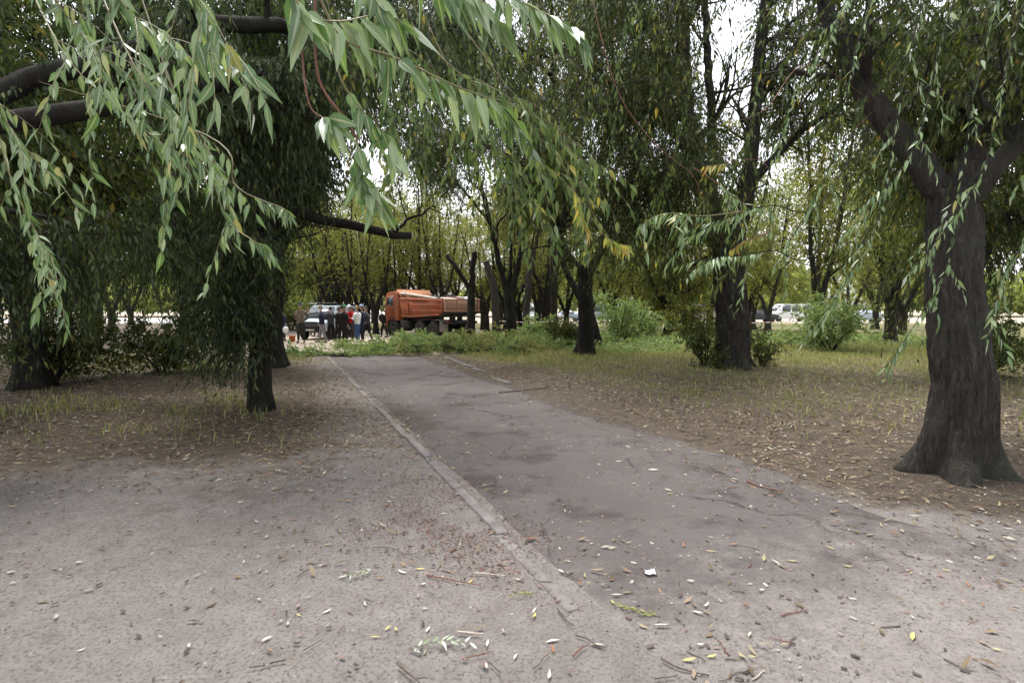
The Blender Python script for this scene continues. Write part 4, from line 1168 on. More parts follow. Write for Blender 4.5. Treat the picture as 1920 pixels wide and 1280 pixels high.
def blades(name, X, Y, hmin, hmax, wid, mat, lab, cat):
    n = len(X); g = G()
    az = rg.uniform(0, 6.283, n); h = rg.uniform(hmin, hmax, n)
    ln = rg.uniform(0.2, 0.9, n) * h
    b0 = np.stack([X, Y, hz(X, Y)], -1)
    dx = np.stack([np.cos(az), np.sin(az), 0 * az], -1); sx = np.stack([-np.sin(az), np.cos(az), 0 * az], -1) * (wid * rg.uniform(0.6, 1.3, n))[:, None]
    m = b0 + dx * (ln * 0.35)[:, None] + np.array([0, 0, 1]) * (h * 0.65)[:, None]
    t = b0 + dx * ln[:, None] + np.array([0, 0, 1]) * h[:, None]
    V = np.stack([b0 - sx / 2, b0 + sx / 2, m + sx * 0.4, m - sx * 0.4, t], 1).reshape(-1, 3)
    k = np.arange(n)[:, None] * 5
    g.add(V, k + np.array([0, 1, 2, 3]), k + np.array([3, 2, 4]))
    tag(g.obj(name, mat), lab, cat, kind='stuff')


X, Y = scatter(420000, -13, 24, 5.5, 36, grass_d, 1.1)
blades('grass', X, Y, 0.05, 0.16, 0.012, M['grass'], 'thin yellowish grass between the trees', 'grass')


def weeds_d(X, Y):
    s = X + 0.437 * Y
    d = smooth(9.2, 10.8, s + 0.5 * fbm(X, Y)) * smooth(16.8, 19, Y + 0.8 * fbm(X, Y, 0.7)) * smooth(34, 28, Y)
    d = d * smooth(7.5, 4.0, X + 0.6 * fbm(X, Y)) * (0.55 + 0.6 * fbm(X, Y, 0.9))
    d = np.maximum(d, 0.5 * smooth(19.5, 22, Y) * smooth(3, 5, X) * smooth(34, 30, Y) * (0.3 + 0.7 * fbm(X, Y, 0.8)))
    return np.clip(d, 0, 1)


X, Y = scatter(15000, -4, 22, 16, 34, weeds_d, 1.0)
g = G(); n = len(X)
hh = rg.uniform(0.2, 0.62, n) * (0.7 + 0.4 * fbm(X, Y, 0.5))
K = 13
t = rg.uniform(0.15, 1, (n, K))
az = rg.uniform(0, 6.283, (n, K))
pp = np.stack([X[:, None] + 0.13 * np.cos(az) * (1.1 - t), Y[:, None] + 0.13 * np.sin(az) * (1.1 - t), hz(X, Y)[:, None] + hh[:, None] * t], -1).reshape(-1, 3)
dd = unit(np.stack([np.cos(az), np.sin(az), rg.normal(0.0, 0.35, (n, K))], -1).reshape(-1, 3))
leaves_simple(g, rg, pp, dd, rg.uniform(0.08, 0.17, n * K), rg.uniform(0.035, 0.075, n * K))
tag(g.obj('undergrowth', M['leaf_weed']), 'knee high green weeds under the trees', 'weeds', kind='stuff')


# shrubs
def shrub(label, px, d, h, w, mat, seed, L=0.1, W=0.045, n=420, name='shrub', hang=0.1):
    r = np.random.default_rng(seed)
    x = P(px, 600, d)[0]
    root = empty(name, (x, d, h1(x, d) - 0.02)); tag(root, label, 'shrub')
    g = G(); acc = ([], [])
    for k in range(9):
        a = 6.283 * (k + r.random()) / 9
        dv = np.array([math.cos(a) * w / h * r.uniform(0.3, 1.0), math.sin(a) * w / h * r.uniform(0.3, 1.0), 1.0])
        grow(g, r, (0.05 * math.cos(a), 0.05 * math.sin(a), 0), dv, h * r.uniform(0.65, 1.0), 0.014 + 0.006 * h, 1, acc, 0.03, 0.3, 6, 0.4)
    A = np.array(acc[0]); D = np.array(acc[1]); idx = r.integers(0, len(A), n)
    gl = G()
    twigs_leaves(gl, None, r, A[idx], unit(D[idx] * 0.6 + 0.9 * unit(r.normal(size=(n, 3)))), r.uniform(0.15, 0.45, n) * min(1.3, 0.5 + h * 0.4), 9, L, W, 0.3, hang, spread=0.9)
    f = gl.obj('foliage', mat, root)
    g.obj('stems', M['bark_far'], f)
    return root


shrub('big round shrub with bluish green leaves just right of the forked tree', 1165, 23, 2.3, 1.9, M['leaf_weed'], 201, 0.13, 0.055, 700)
shrub('smaller leafy shrub on the left of the forked tree, against its trunk', 1066, 21, 1.25, 0.9, M['leaf_mid'], 202, 0.12, 0.05, 380)
shrub('tall pale shrub further behind, between the forked tree and the broken trunk', 1215, 31, 3.0, 2.4, M['leaf_olive'], 203, 0.16, 0.07, 700)
shrub('leafy shoots of shrub hugging the left foot of the thick tree', 1322, 14.4, 1.3, 0.5, M['leaf_mid'], 204, 0.10, 0.03, 200, hang=0.5)
shrub('thin shrub growing on the right foot of the thick tree', 1432, 14.2, 1.15, 0.5, M['leaf_mid'], 205, 0.10, 0.03, 150, hang=0.5)
shrub('low shrub in front of the thick trunk, half covering its bark', 1348, 13.55, 0.6, 0.25, M['leaf_mid'], 206, 0.09, 0.025, 60, hang=0.5)
shrub('olive shrub beside the broken trunk, reaching down to the grass', 1300, 27, 2.4, 2.2, M['leaf_olive'], 208, 0.16, 0.065, 640)
shrub('wide shrub right of the thick tree towards the open road', 1560, 19, 2.2, 2.2, M['leaf_weed'], 209, 0.14, 0.055, 640)
shrub('straggling shrub behind the nearest right hand trunk', 1850, 12, 1.6, 1.3, M['leaf_mid'], 210, 0.12, 0.04, 500)
shrub('low green shrub under the left edge trees beside the dusty track', 300, 13, 1.3, 1.4, M['leaf_mid'], 211, 0.12, 0.045, 480)
shrub('broad shrub at the far left under the dark trees', 90, 11, 1.7, 1.6, M['leaf_mid'], 212, 0.12, 0.045, 600)
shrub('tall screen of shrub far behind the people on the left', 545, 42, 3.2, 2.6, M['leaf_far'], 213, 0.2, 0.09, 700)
shrub('small sapling shrub in the weeds right of the slender tree', 1005, 25, 1.1, 0.7, M['leaf_weed'], 214, 0.12, 0.05, 240)


# cut leafy branches lying by the truck
def cut_branch(X, Y, az, L, h, mat, seed, label, group=None, n=70, leaf=(0.11, 0.04)):
    r = np.random.default_rng(seed)
    root = empty('cut_branch', (X, Y, h1(X, Y)), az); tag(root, label, 'branch', group)
    g = G(); acc = ([], [])
    pts = polyline([(0, 0, 0.05), (L * 0.4, 0.05 * L * r.normal(), h * 0.5), (L * 0.75, 0.08 * L * r.normal(), h * 0.75), (L, 0, h * 0.45)], 14)
    g.tube(pts, np.linspace(0.032, 0.01, 14), 7)
    tg = unit(np.gradient(pts, axis=0))
    acc[0].extend(pts[4:]); acc[1].extend(tg[4:])
    for k in range(9):
        i = r.integers(3, 14)
        sd = unit(np.cross(tg[i], r.normal(size=3))); sd[2] = abs(sd[2]) * 0.7
        grow(g, r, pts[i], unit(tg[i] + sd), L * 0.33 * r.uniform(0.6, 1.2), 0.012, 0, acc, -0.05, 0.3)
    A = np.array(acc[0]); D = np.array(acc[1]); idx = r.integers(0, len(A), n)
    gl = G()
    twigs_leaves(gl, None, r, A[idx], unit(D[idx] + 0.8 * unit(r.normal(size=(n, 3)))), r.uniform(0.2, 0.4, n), 9, leaf[0], leaf[1], 0.35, 0.2, spread=0.9)
    V = np.concatenate(gl.v); V[:, 2] = np.abs(V[:, 2] - 0.01) + 0.01; gl.v = [V]
    st = g.obj('stem', M['bark_far'], root)
    gl.obj('foliage', mat, root)
    return root


CB = 'cut leafy branches heaped in front of the truck'
cl = ['cut leafy branch with yellowing leaves in the heap in front of the truck', 'fresh green cut branch in the heap in front of the truck']
rc = np.random.default_rng(64)
for k in range(28):
    px = rc.uniform(742, 930); d = rc.uniform(18.0, 20.8)
    x = P(px, 600, d)[0]
    cut_branch(x - 0.6, d, rc.uniform(-0.6, 0.6) + (math.pi if k % 3 == 0 else 0), rc.uniform(1.4, 2.2), rc.uniform(0.15, 0.45), M['leaf_cut'] if k % 3 else M['leaf_weed'], 300 + k, cl[0] if k % 3 else cl[1], CB, 125)
CB2 = 'cut branches fallen across the end of the path'
for k in range(9):
    px = 612 + 95 * rc.random(); d = rc.uniform(17.2, 18.6)
    x = P(px, 600, d)[0]
    cut_branch(x - 0.5, d, rc.uniform(-0.4, 0.4) + (math.pi if k % 2 else 0), rc.uniform(0.9, 1.5), rc.uniform(0.05, 0.16), M['leaf_weed'], 340 + k, 'flat green leafy branch lying across the end of the path', CB2, 46)
for k in range(14):
    px = rc.uniform(905, 1085); d = rc.uniform(18.5, 24)
    x = P(px, 600, d)[0]
    cut_branch(x - 0.5, d, rc.uniform(0, 6.28), rc.uniform(1.0, 1.8), rc.uniform(0.15, 0.45), M['leaf_weed'], 360 + k, 'green cut branch lying among the weeds around the slender tree', 'cut branches among the weeds', 60)

# sticks and pale pieces of wood
def stick(x0, y0, x1, y1, r0, mat, label, group, name='fallen_stick', bend=0.04, seed=0, z=0.012):
    r = np.random.default_rng(seed)
    a = np.array([x0, y0, max(h1(x0, y0), 0) + z + r0]); b = np.array([x1, y1, max(h1(x1, y1), 0) + z + r0])
    o = empty(name, a) if False else None
    L = np.linalg.norm(b - a)
    sd = np.array([-(b - a)[1], (b - a)[0], 0]) / L
    pts = polyline([a * 0, (b - a) * 0.35 + sd * L * bend * r.normal(), (b - a) * 0.7 + sd * L * bend * r.normal(), b - a], 12)
    g = G(); g.tube(pts, np.linspace(r0, r0 * 0.55, 12), 6, rough=0.15, rng=r)
    if L > 0.15 and r.random() < 0.6:
        i = r.integers(4, 9); q = pts[i]
        e = q + (b - a) * 0.22 + sd * L * 0.16 * r.choice([-1, 1]) + np.array([0, 0, 0.01])
        g.tube(polyline([q, (q + e) / 2 + sd * 0.01, e], 6), np.linspace(r0 * 0.6, r0 * 0.35, 6), 5)
    o = g.obj(name, mat, None, True, a)
    return tag(o, label, 'stick', group)


def at(px, py):
    """ground point under a pixel of the photo"""
    d = 1600 / (py - 577)
    for _ in range(3):
        p = P(px, py, d)
        d *= (EYE - 0.0) / max(0.05, EYE - p[2])
    p = P(px, py, d)
    return p[0], p[1]


def stick_px(a, b, r0, mat, label, group=None, seed=0, **k):
    stick(*at(*a), *at(*b), r0, mat, label, group, seed=seed, **k)


stick_px((800, 1083), (902, 1102), 0.004, M['twig_red'], 'long thin reddish stick lying on the bare dirt beside the kerb line')
stick_px((858, 1190), (905, 1194), 0.006, M['twig_pale'], 'short straight pale stick just above the largest fallen leafy sprig', seed=2, bend=0.005)
stick_px((890, 1079), (948, 1083), 0.005, M['twig_pale'], 'pale whitish stick on the reddish litter beside the sunken kerb', seed=3, bend=0.01)
stick_px((1048, 1068), (1090, 1095), 0.004, M['twig_dark'], 'curved dark stick next to the brown leaf where the kerb runs out', seed=4, bend=0.1)
stick_px((1045, 1145), (1075, 1178), 0.005, M['twig_dark'], 'straight dark stick below the end of the kerb', seed=5)
stick_px((1075, 1235), (1102, 1214), 0.004, M['twig_red'], 'small pinkish stick lying apart near the bottom of the picture', seed=6)
stick_px((745, 1250), (790, 1290), 0.006, M['twig_dark'], 'thick dark stick running out at the bottom of the picture', seed=7)
stick_px((1240, 1240), (1330, 1272), 0.005, M['twig_dark'], 'long crooked dark stick in the bottom right dirt', seed=8, bend=0.06)
stick_px((1410, 1280), (1434, 1262), 0.004, M['twig_pale'], 'thin pale stick in the bottom right corner of the dirt', seed=9)
stick_px((1400, 905), (1470, 925), 0.007, M['twig_red'], 'crooked red brown branch end lying at the right edge of the path', seed=10, bend=0.1)
stick_px((1270, 800), (1284, 830), 0.008, M['twig_dark'], 'curved root like stick in the soil strip right of the path', seed=11, bend=0.25)
stick_px((935, 738), (1045, 728), 0.014, M['twig_dark'], 'dark rod standing in for the grass shadow along the right edge of the path', seed=12, bend=0.03)  # added dark rod, no real bough: it draws the shadow edge of the grass
stick_px((700, 1030), (790, 1040), 0.003, M['twig_dark'], 'hair thin dark twig on the open dirt left of the kerb', seed=13)
rs = np.random.default_rng(401)
for k in range(46):
    px, py = rs.uniform(480, 1900), 1280 - 380 * rs.random() ** 1.2
    x, y = at(px, py); a = rs.uniform(0, 6.28); L = rs.uniform(0.05, 0.17)
    stick(x, y, x + L * math.cos(a), y + L * math.sin(a), rs.uniform(0.0018, 0.0038), M['twig_dark'] if k % 4 else M['twig_red'], 'short dark twig bit lying loose on the bare dirt' if k % 4 else 'short reddish twig bit lying loose on the bare dirt', 'loose dark twig bits on the dirt' if k % 4 else 'loose reddish twig bits on the dirt', 'fallen_twig', seed=500 + k)
for k, (a, b) in enumerate([((640, 655), (705, 652)), ((720, 657), (700, 664)), ((1180, 598), (1235, 640)), ((770, 622), (800, 640)), ((800, 618), (818, 634))]):
    stick_px(a, b, 0.02, M['log'], ['pale peeled pole lying on the dusty track in front of the people', 'short pale pole on the track near the truck', 'pale stick in the grass right of the shrub', 'whitish broken limb sticking out of the branch heap by the wheels', 'second whitish limb in the branch heap behind the rear wheel'][k], seed=20 + k)


# individual fallen leaves and sprigs in the foreground
def fallen_leaf_mesh(seed, mat, name='fallen_leaf'):
    r = np.random.default_rng(seed); g = G()
    L = 1.0
    st = np.linspace(0, 1, 8); wd = np.array([0.03, 0.5, 0.85, 1.0, 0.9, 0.65, 0.35, 0.02]) * r.uniform(0.2, 0.3)
    bend = r.uniform(-0.25, 0.25); lift = r.uniform(0.02, 0.22)
    c = np.stack([st - 0.5, bend * (st - 0.5) ** 2, lift * (2 * st - 1) ** 2 * 0.6 + 0.02], -1)
    fold = r.uniform(0.1, 0.4)
    V = np.stack([c + np.stack([0 * st, -wd / 2, wd * fold * r.uniform(0.6, 1.4)], -1), c, c + np.stack([0 * st, wd / 2, wd * fold], -1)], 1).reshape(-1, 3)
    Q = [[a * 3 + k, a * 3 + k + 1, a * 3 + k + 4, a * 3 + k + 3] for a in range(7) for k in range(2)]
    g.add(V, Q)
    return g.mesh(name, mat, True)


FL = {'pale': [fallen_leaf_mesh(600 + k, M['fallen_pale']) for k in range(5)], 'yellow': [fallen_leaf_mesh(610 + k, M['fallen_yellow']) for k in range(3)], 'brown': [fallen_leaf_mesh(620 + k, M['fallen_brown']) for k in range(3)]}


def fallen_leaf(px, py, L, az, kind, label, group=None):
    x, y = at(px, py)
    o = bpy.data.objects.new('fallen_leaf', FL[kind][int(rs.integers(len(FL[kind])))])
    COL.objects.link(o)
    s = x + 0.437 * y
    o.location = (x, y, max(h1(x, y), 0.014 if 1.6 < s < 4.8 else 0) + 0.006); o.rotation_euler = (rs.normal() * 0.12, rs.normal() * 0.1, az); o.scale = (L, L, L)
    tag(o, label, 'leaf', group)


for (px, py, L, az, kd, lb) in [(914, 1207, 0.06, 1.5, 'pale', 'white upright pointed leaf just right of the largest fallen sprig'), (1036, 1203, 0.075, 0.2, 'pale', 'long curled white leaf in the middle of the bottom dirt'),
                                (966, 1232, 0.05, 1.2, 'pale', 'small white oval leaf below and right of the largest sprig'), (1030, 1268, 0.07, 1.4, 'pale', 'large white leaf at the very bottom of the picture'),
                                (1240, 1180, 0.08, 0.05, 'pale', 'white curved leaf just below the yellow green sprig'), (1325, 1140, 0.055, 0.8, 'pale', 'crumpled white leaf right of the yellow green sprig'),
                                (606, 1061, 0.06, 0.3, 'pale', 'bright white scrap like leaf alone on the left dirt'), (704, 1195, 0.05, 0.1, 'yellow', 'yellow leaf with its stalk alone on the lower left dirt'),
                                (789, 1068, 0.06, 0.2, 'yellow', 'pale yellow leaf between the small sprig and the kerb'), (615, 1022, 0.065, 0.5, 'yellow', 'thin yellow leaf on the upper left of the bare dirt'),
                                (832, 965, 0.07, 0.1, 'pale', 'cream leaf at the top of the reddish litter patch'), (995, 1015, 0.10, 0.3, 'brown', 'curled orange brown leaf lying where the kerb sinks in the dirt'),
                                (1002, 1146, 0.05, 1.1, 'pale', 'pale green white leaf standing against the end of the kerb'), (1088, 1098, 0.05, 0.6, 'brown', 'brown leaf at the tip of the curved dark stick'),
                                (1160, 868, 0.07, -0.5, 'pale', 'white leaf on the open asphalt in the middle of the path'), (1225, 884, 0.1, -0.2, 'pale', 'pair like white leaf on the asphalt beside the crack'),
                                (1253, 922, 0.07, -0.6, 'pale', 'bright white leaf on the asphalt right of the crack'), (1120, 1212, 0.07, -0.3, 'pale', 'twisted white leaf near the pinkish stick'),
                                (1405, 1195, 0.05, 0.9, 'pale', 'whitish leaf at the right side of the bottom dirt'), (1335, 1237, 0.05, 0.1, 'yellow', 'yellowish leaf near the crooked dark stick')]:
    fallen_leaf(px, py, L, az, kd, lb)
for k in range(75):
    px, py = rs.uniform(476, 1900), 1285 - 430 * rs.random() ** 0.8
    kd = rs.choice(['pale', 'pale', 'pale', 'yellow', 'brown'])
    fallen_leaf(px, py, rs.uniform(0.025, 0.075), rs.uniform(0, 6.28), kd, {'pale': 'narrow whitish fallen leaf on the bare dirt or asphalt in front', 'yellow': 'narrow yellow fallen leaf on the bare dirt or asphalt in front', 'brown': 'narrow red brown fallen leaf on the bare dirt or asphalt in front'}[kd], kd + ' fallen leaves in the foreground')


def sprig(px0, py0, px1, py1, n, L, label, seed, mat):
    r = np.random.default_rng(seed)
    x0, y0 = at(px0, py0); x1, y1 = at(px1, py1)
    root = empty('fallen_sprig', (x0, y0, max(0, h1(x0, y0)) + 0.008)); tag(root, label, 'sprig')
    b = np.array([x1 - x0, y1 - y0, 0.0]); g = G()
    sd = np.array([-b[1], b[0], 0]) / np.linalg.norm(b)
    pts = polyline([b * 0 + (0, 0, 0.005), b * 0.5 + sd * 0.02 + (0, 0, 0.02), b + (0, 0, 0.012)], 14)
    g.tube(pts, np.linspace(0.0022, 0.0012, 14), 5)
    g.obj('stem', M['twig_green'], root, True)
    t = np.linspace(0.1, 1, n); ii = (t * 13).astype(int)
    d = unit(b[None] * 0.9 / np.linalg.norm(b) + sd[None] * np.where(np.arange(n) % 2, 1, -1)[:, None] * r.uniform(0.4, 1.2, (n, 1)) + np.array([0, 0, 0.2]) * r.normal(size=(n, 1)))
    gl = G()
    leaves_fine(gl, r, pts[ii], d, L * r.uniform(0.75, 1.1, n), L * 0.24, droop=0.05, face=np.repeat(np.array([[0, -0.3, 1.0]]), n, 0))
    V = np.concatenate(gl.v); V[:, 2] = np.abs(V[:, 2]) + 0.002; gl.v = [V]
    gl.obj('leaf_spray', mat, root, True)


sprig(766, 1222, 880, 1212, 15, 0.055, 'largest leafy sprig with whitish leaves fallen on the bottom dirt', 701, M['sprig'])
sprig(700, 1072, 650, 1086, 9, 0.05, 'small green and white sprig fallen on the dirt left of the kerb', 702, M['sprig'])
sprig(1238, 1160, 1152, 1138, 15, 0.05, 'curled yellow green sprig fallen right of the end of the kerb', 703, M['leaf_cut'])
sprig(1000, 1115, 965, 1120, 8, 0.04, 'short withered yellow sprig in the litter at the kerb end', 704, M['leaf_cut'])
# scrap of lilac paper
x, y = at(1218, 1080)
g = G(); r = np.random.default_rng(8)
gx, gy = np.meshgrid(np.linspace(-0.03, 0.03, 6), np.linspace(-0.022, 0.022, 6))
g.add(np.stack([gx + r.normal(0, 0.003, gx.shape), gy + r.normal(0, 0.003, gx.shape), 0.012 + 0.014 * r.random(gx.shape)], -1).reshape(-1, 3), [[a * 6 + b, a * 6 + b + 1, a * 6 + b + 7, a * 6 + b + 6] for a in range(5) for b in range(5)])
tag(g.obj('paper_scrap', plain_mat('lilac_paper', (0.6, 0.55, 0.68), 0.7, var=0.1), None, False, (x, y, 0.012)), 'crumpled lilac scrap of paper on the right of the bare dirt', 'litter')

# ------------------------------------------------------------------ the orange tipper truck
M['orange'] = plain_mat('orange_paint', (0.31, 0.072, 0.022), 0.6, var=0.3, scale=2.2, dirt=(0.21, 0.10, 0.06))
M['orange_dull'] = plain_mat('dull_orange_paint', (0.33, 0.115, 0.04), 0.6, var=0.2, scale=2.5, dirt=(0.27, 0.14, 0.08))
M['dusty'] = plain_mat('dusty_sky_lit_paint', (0.40, 0.235, 0.175), 0.8, var=0.2, scale=3, dirt=(0.30, 0.15, 0.10))  # pale from dust, with the sky light on the rear mixed into the colour
M['chassis'] = plain_mat('chassis_black', (0.018, 0.018, 0.018), 0.7, var=0.3, scale=5)
M['tyre'] = plain_mat('tyre_rubber', (0.022, 0.021, 0.02), 0.85, var=0.3, scale=8, dirt=(0.07, 0.06, 0.05))
M['rim'] = plain_mat('wheel_steel', (0.05, 0.048, 0.046), 0.6, 0.2, var=0.3, scale=8)
M['glass'] = glass_mat('dark_glass')
M['lamp_red'] = plain_mat('tail_lamp', (0.12, 0.012, 0.01), 0.25, var=0.1)
M['lamp_clear'] = plain_mat('head_lamp', (0.7, 0.7, 0.72), 0.15, var=0.1)
M['grey_metal'] = plain_mat('grey_metal', (0.22, 0.22, 0.22), 0.5, 0.4, var=0.2, scale=6)
M['white_paint'] = plain_mat('white_paint', (0.72, 0.73, 0.74), 0.4, var=0.05, scale=3)
M['mudflap'] = plain_mat('mudguard_grey', (0.26, 0.23, 0.22), 0.8, var=0.25, scale=6)

hx, hy = -0.68, 0.733
corner = P(830, 590, 28.3)[:2]
rgt = np.array([hy, -hx])
org = corner + rgt * 1.25
TRZ = math.atan2(-hx, hy)
truck = empty('tipper_truck', (org[0], org[1], h1(*org)), TRZ)
tag(truck, 'orange tipper truck with a dusty pinkish tailgate, parked among the trees', 'truck')


def part(name, mat, parent, fn, smooth=False):
    g = G(); fn(g); return g.obj(name, mat, parent, smooth)


def wheel(parent, c, R, wdt, side, dual=False, tyre=None):
    g = G()
    w = wdt / 2
    g.lathe([(-w, R * 0.6), (-w, R * 0.88), (-w * 0.8, R * 0.98), (-w * 0.3, R), (w * 0.3, R), (w * 0.8, R * 0.98), (w, R * 0.88), (w, R * 0.6)], (0, 0, 0), 'X', 28)
    for a in np.linspace(0, 6.283, 28, endpoint=False):
        g.box((0, math.cos(a) * R, math.sin(a) * R), (wdt * 0.8, 0.03, 0.03), rot=np.array(Matrix.Rotation(a, 3, 'X')))
    t = g.obj('wheel', M['tyre'], parent, loc=c)
    g = G(); s = side * w
    g.lathe([(s * 0.9, R * 0.62), (s * 0.95, R * 0.52), (s * 0.3, R * 0.45), (s * 0.3, R * 0.22), (s * 1.05, R * 0.18), (s * 1.1, 0.001)], (0, 0, 0), 'X', 24)
    for a in np.linspace(0, 6.283, 8, endpoint=False):
        g.cyl((s * 0.3, math.cos(a) * R * 0.33, math.sin(a) * R * 0.33), (s * 0.45, math.cos(a) * R * 0.33, math.sin(a) * R * 0.33), 0.018, 8)
    g.obj('rim', M['rim'], t)
    return t


def chassis(g):
    for x in (-0.42, 0.42):
        g.box((x, 3.2, 0.92), (0.09, 6.3, 0.24))
    for y in (0.2, 1.2, 2.5, 3.6, 4.8):
        g.box((0, y, 0.92), (0.75, 0.12, 0.2))
    for y in (1.13, 2.45, 5.3):
        g.cyl((-0.95, y, 0.5), (0.95, y, 0.5), 0.09, 12)
        g.lathe([(-0.22, 0.02), (-0.15, 0.2), (0.15, 0.2), (0.22, 0.02)], (0, y, 0.5), 'X', 12)
    for x in (-0.5, 0.5):
        g.box((x, 1.8, 0.72), (0.1, 1.5, 0.14))
    g.cyl((0, 2.0, 0.95), (0, 3.2, 1.3), 0.09, 12)
    g.box((0, 3.8, 0.75), (0.5, 0.9, 0.3))


part('chassis', M['chassis'], truck, chassis)
part('fuel_tank', M['chassis'], truck, lambda g: g.box((-0.95, 3.95, 0.75), (0.5, 0.9, 0.5), bev=0.08))
part('battery_box', M['chassis'], truck, lambda g: g.box((0.95, 3.95, 0.78), (0.45, 0.7, 0.45), bev=0.03))
for y in (1.13, 2.45):
    for s in (-1, 1):
        wheel(truck, (s * 0.88, y, 0.5), 0.5, 0.52, s)
for s in (-1, 1):
    wheel(truck, (s * 1.02, 5.3, 0.5), 0.5, 0.27, s)


# dump body: bucket with sloping floor, ribbed sides
def side_panel(s):
    def fn(g):
        x = s * 1.21
        prof = [(0.05, 1.50), (0.35, 1.32), (3.2, 1.18), (4.05, 1.20), (4.26, 2.2), (3.3, 2.18), (1.6, 2.13), (0.0, 2.08)]
        g.prism(prof, x - 0.03, x + 0.03, 'X')
        xo = x + s * 0.055
        ang = -math.atan(0.09)
        for (y0, z0, y1, z1) in ((0.1, 1.84, 3.25, 1.88), (0.15, 1.56, 3.2, 1.56)):
            L = math.hypot(y1 - y0, z1 - z0)
            g.box((xo, (y0 + y1) / 2, (z0 + z1) / 2), (0.05, L, 0.085), rot=np.array(Matrix.Rotation(math.atan2(z1 - z0, y1 - y0), 3, 'X')), bev=0.012)
        for (pts, w) in (([(0.0, 2.10), (1.6, 2.15), (3.3, 2.20), (4.26, 2.22)], 0.10), ([(0.3, 1.36), (3.2, 1.22), (4.05, 1.24)], 0.08), ([(3.3, 1.25), (3.42, 1.85), (3.3, 1.96), (4.0, 2.18)], 0.09), ([(0.06, 1.5), (0.02, 2.2)], 0.1)):
            for a, b in zip(pts[:-1], pts[1:]):
                L = math.hypot(b[0] - a[0], b[1] - a[1])
                g.box((xo + s * 0.004, (a[0] + b[0]) / 2, (a[1] + b[1]) / 2), (0.07, L + 0.05, w), rot=np.array(Matrix.Rotation(math.atan2(b[1] - a[1], b[0] - a[0]), 3, 'X')), bev=0.015)
    return fn


part('side_wall', M['orange'], truck, side_panel(-1))
part('side_wall', M['orange'], truck, side_panel(1))
part('top_rail', M['orange_dull'], truck, lambda g: [g.prism([(0.2, 2.13), (3.3, 2.24), (4.2, 2.26), (4.2, 2.32), (3.3, 2.30), (0.2, 2.19)], s * 1.24 - 0.04, s * 1.24 + 0.04, 'X') for s in (-1, 1)])
part('body_floor', M['chassis'], truck, lambda g: g.prism([(0.1, 1.46), (0.35, 1.26), (3.2, 1.14), (4.05, 1.14), (4.05, 1.26), (0.4, 1.40)], -1.17, 1.17, 'X'))
part('front_wall', M['orange_dull'], truck, lambda g: g.prism([(4.06, 1.2), (4.28, 2.30), (4.34, 2.30), (4.12, 1.2)], -1.23, 1.23, 'X'))
part('cab_visor', M['orange_dull'], truck, lambda g: (g.prism([(4.28, 2.30), (4.8, 2.74), (4.8, 2.80), (4.28, 2.36)], -1.15, 1.15, 'X'), g.box((0, 4.82, 2.77), (2.3, 0.04, 0.12))))


def tailgate(g):
    g.box((0, -0.03, 1.84), (2.38, 0.06, 0.66))
    for x in (-1.14, -0.35, 0.42, 1.14):
        g.box((x, -0.085, 1.84), (0.09, 0.06, 0.6), bev=0.012)
    g.box((0, -0.095, 2.15), (2.40, 0.08, 0.09), bev=0.015)
    g.box((0, -0.095, 1.55), (2.44, 0.08, 0.08), bev=0.015)


part('tailgate', M['dusty'], truck, tailgate)
part('tail_beam', M['chassis'], truck, lambda g: (g.box((0, -0.04, 1.44), (2.46, 0.1, 0.09)), g.box((0, 0.1, 0.92), (2.3, 0.1, 0.14)), g.cyl((-0.5, -0.05, 1.4), (-0.5, 0.05, 0.9), 0.04, 8), g.cyl((0.5, -0.05, 1.4), (0.5, 0.05, 0.9), 0.04, 8)))
for s in (-1, 1):
    part('mudguard', M['mudflap'], truck, lambda g, s=s: (g.box((s * 0.88, 0.42, 0.72), (0.56, 0.03, 0.6), bev=0.01), g.box((s * 0.88, 0.62, 1.06), (0.56, 0.45, 0.03))))
    part('tail_lamp', M['lamp_red'], truck, lambda g, s=s: g.box((s * 0.88, 0.03, 0.94), (0.34, 0.05, 0.11), bev=0.012))


# cab
cabo = empty('cab', (0, 0, 0)); cabo.parent = truck


def cab_shell(g):
    prof = [(4.55, 0.98), (4.56, 2.3), (4.64, 2.6), (4.95, 2.70), (5.75, 2.66), (5.98, 2.5), (6.12, 1.95), (6.20, 1.45), (6.20, 0.62), (5.95, 0.60), (5.84, 0.95), (5.62, 1.12), (5.02, 1.12), (4.80, 0.95)]
    g.prism(prof, -1.2, 1.2, 'X')


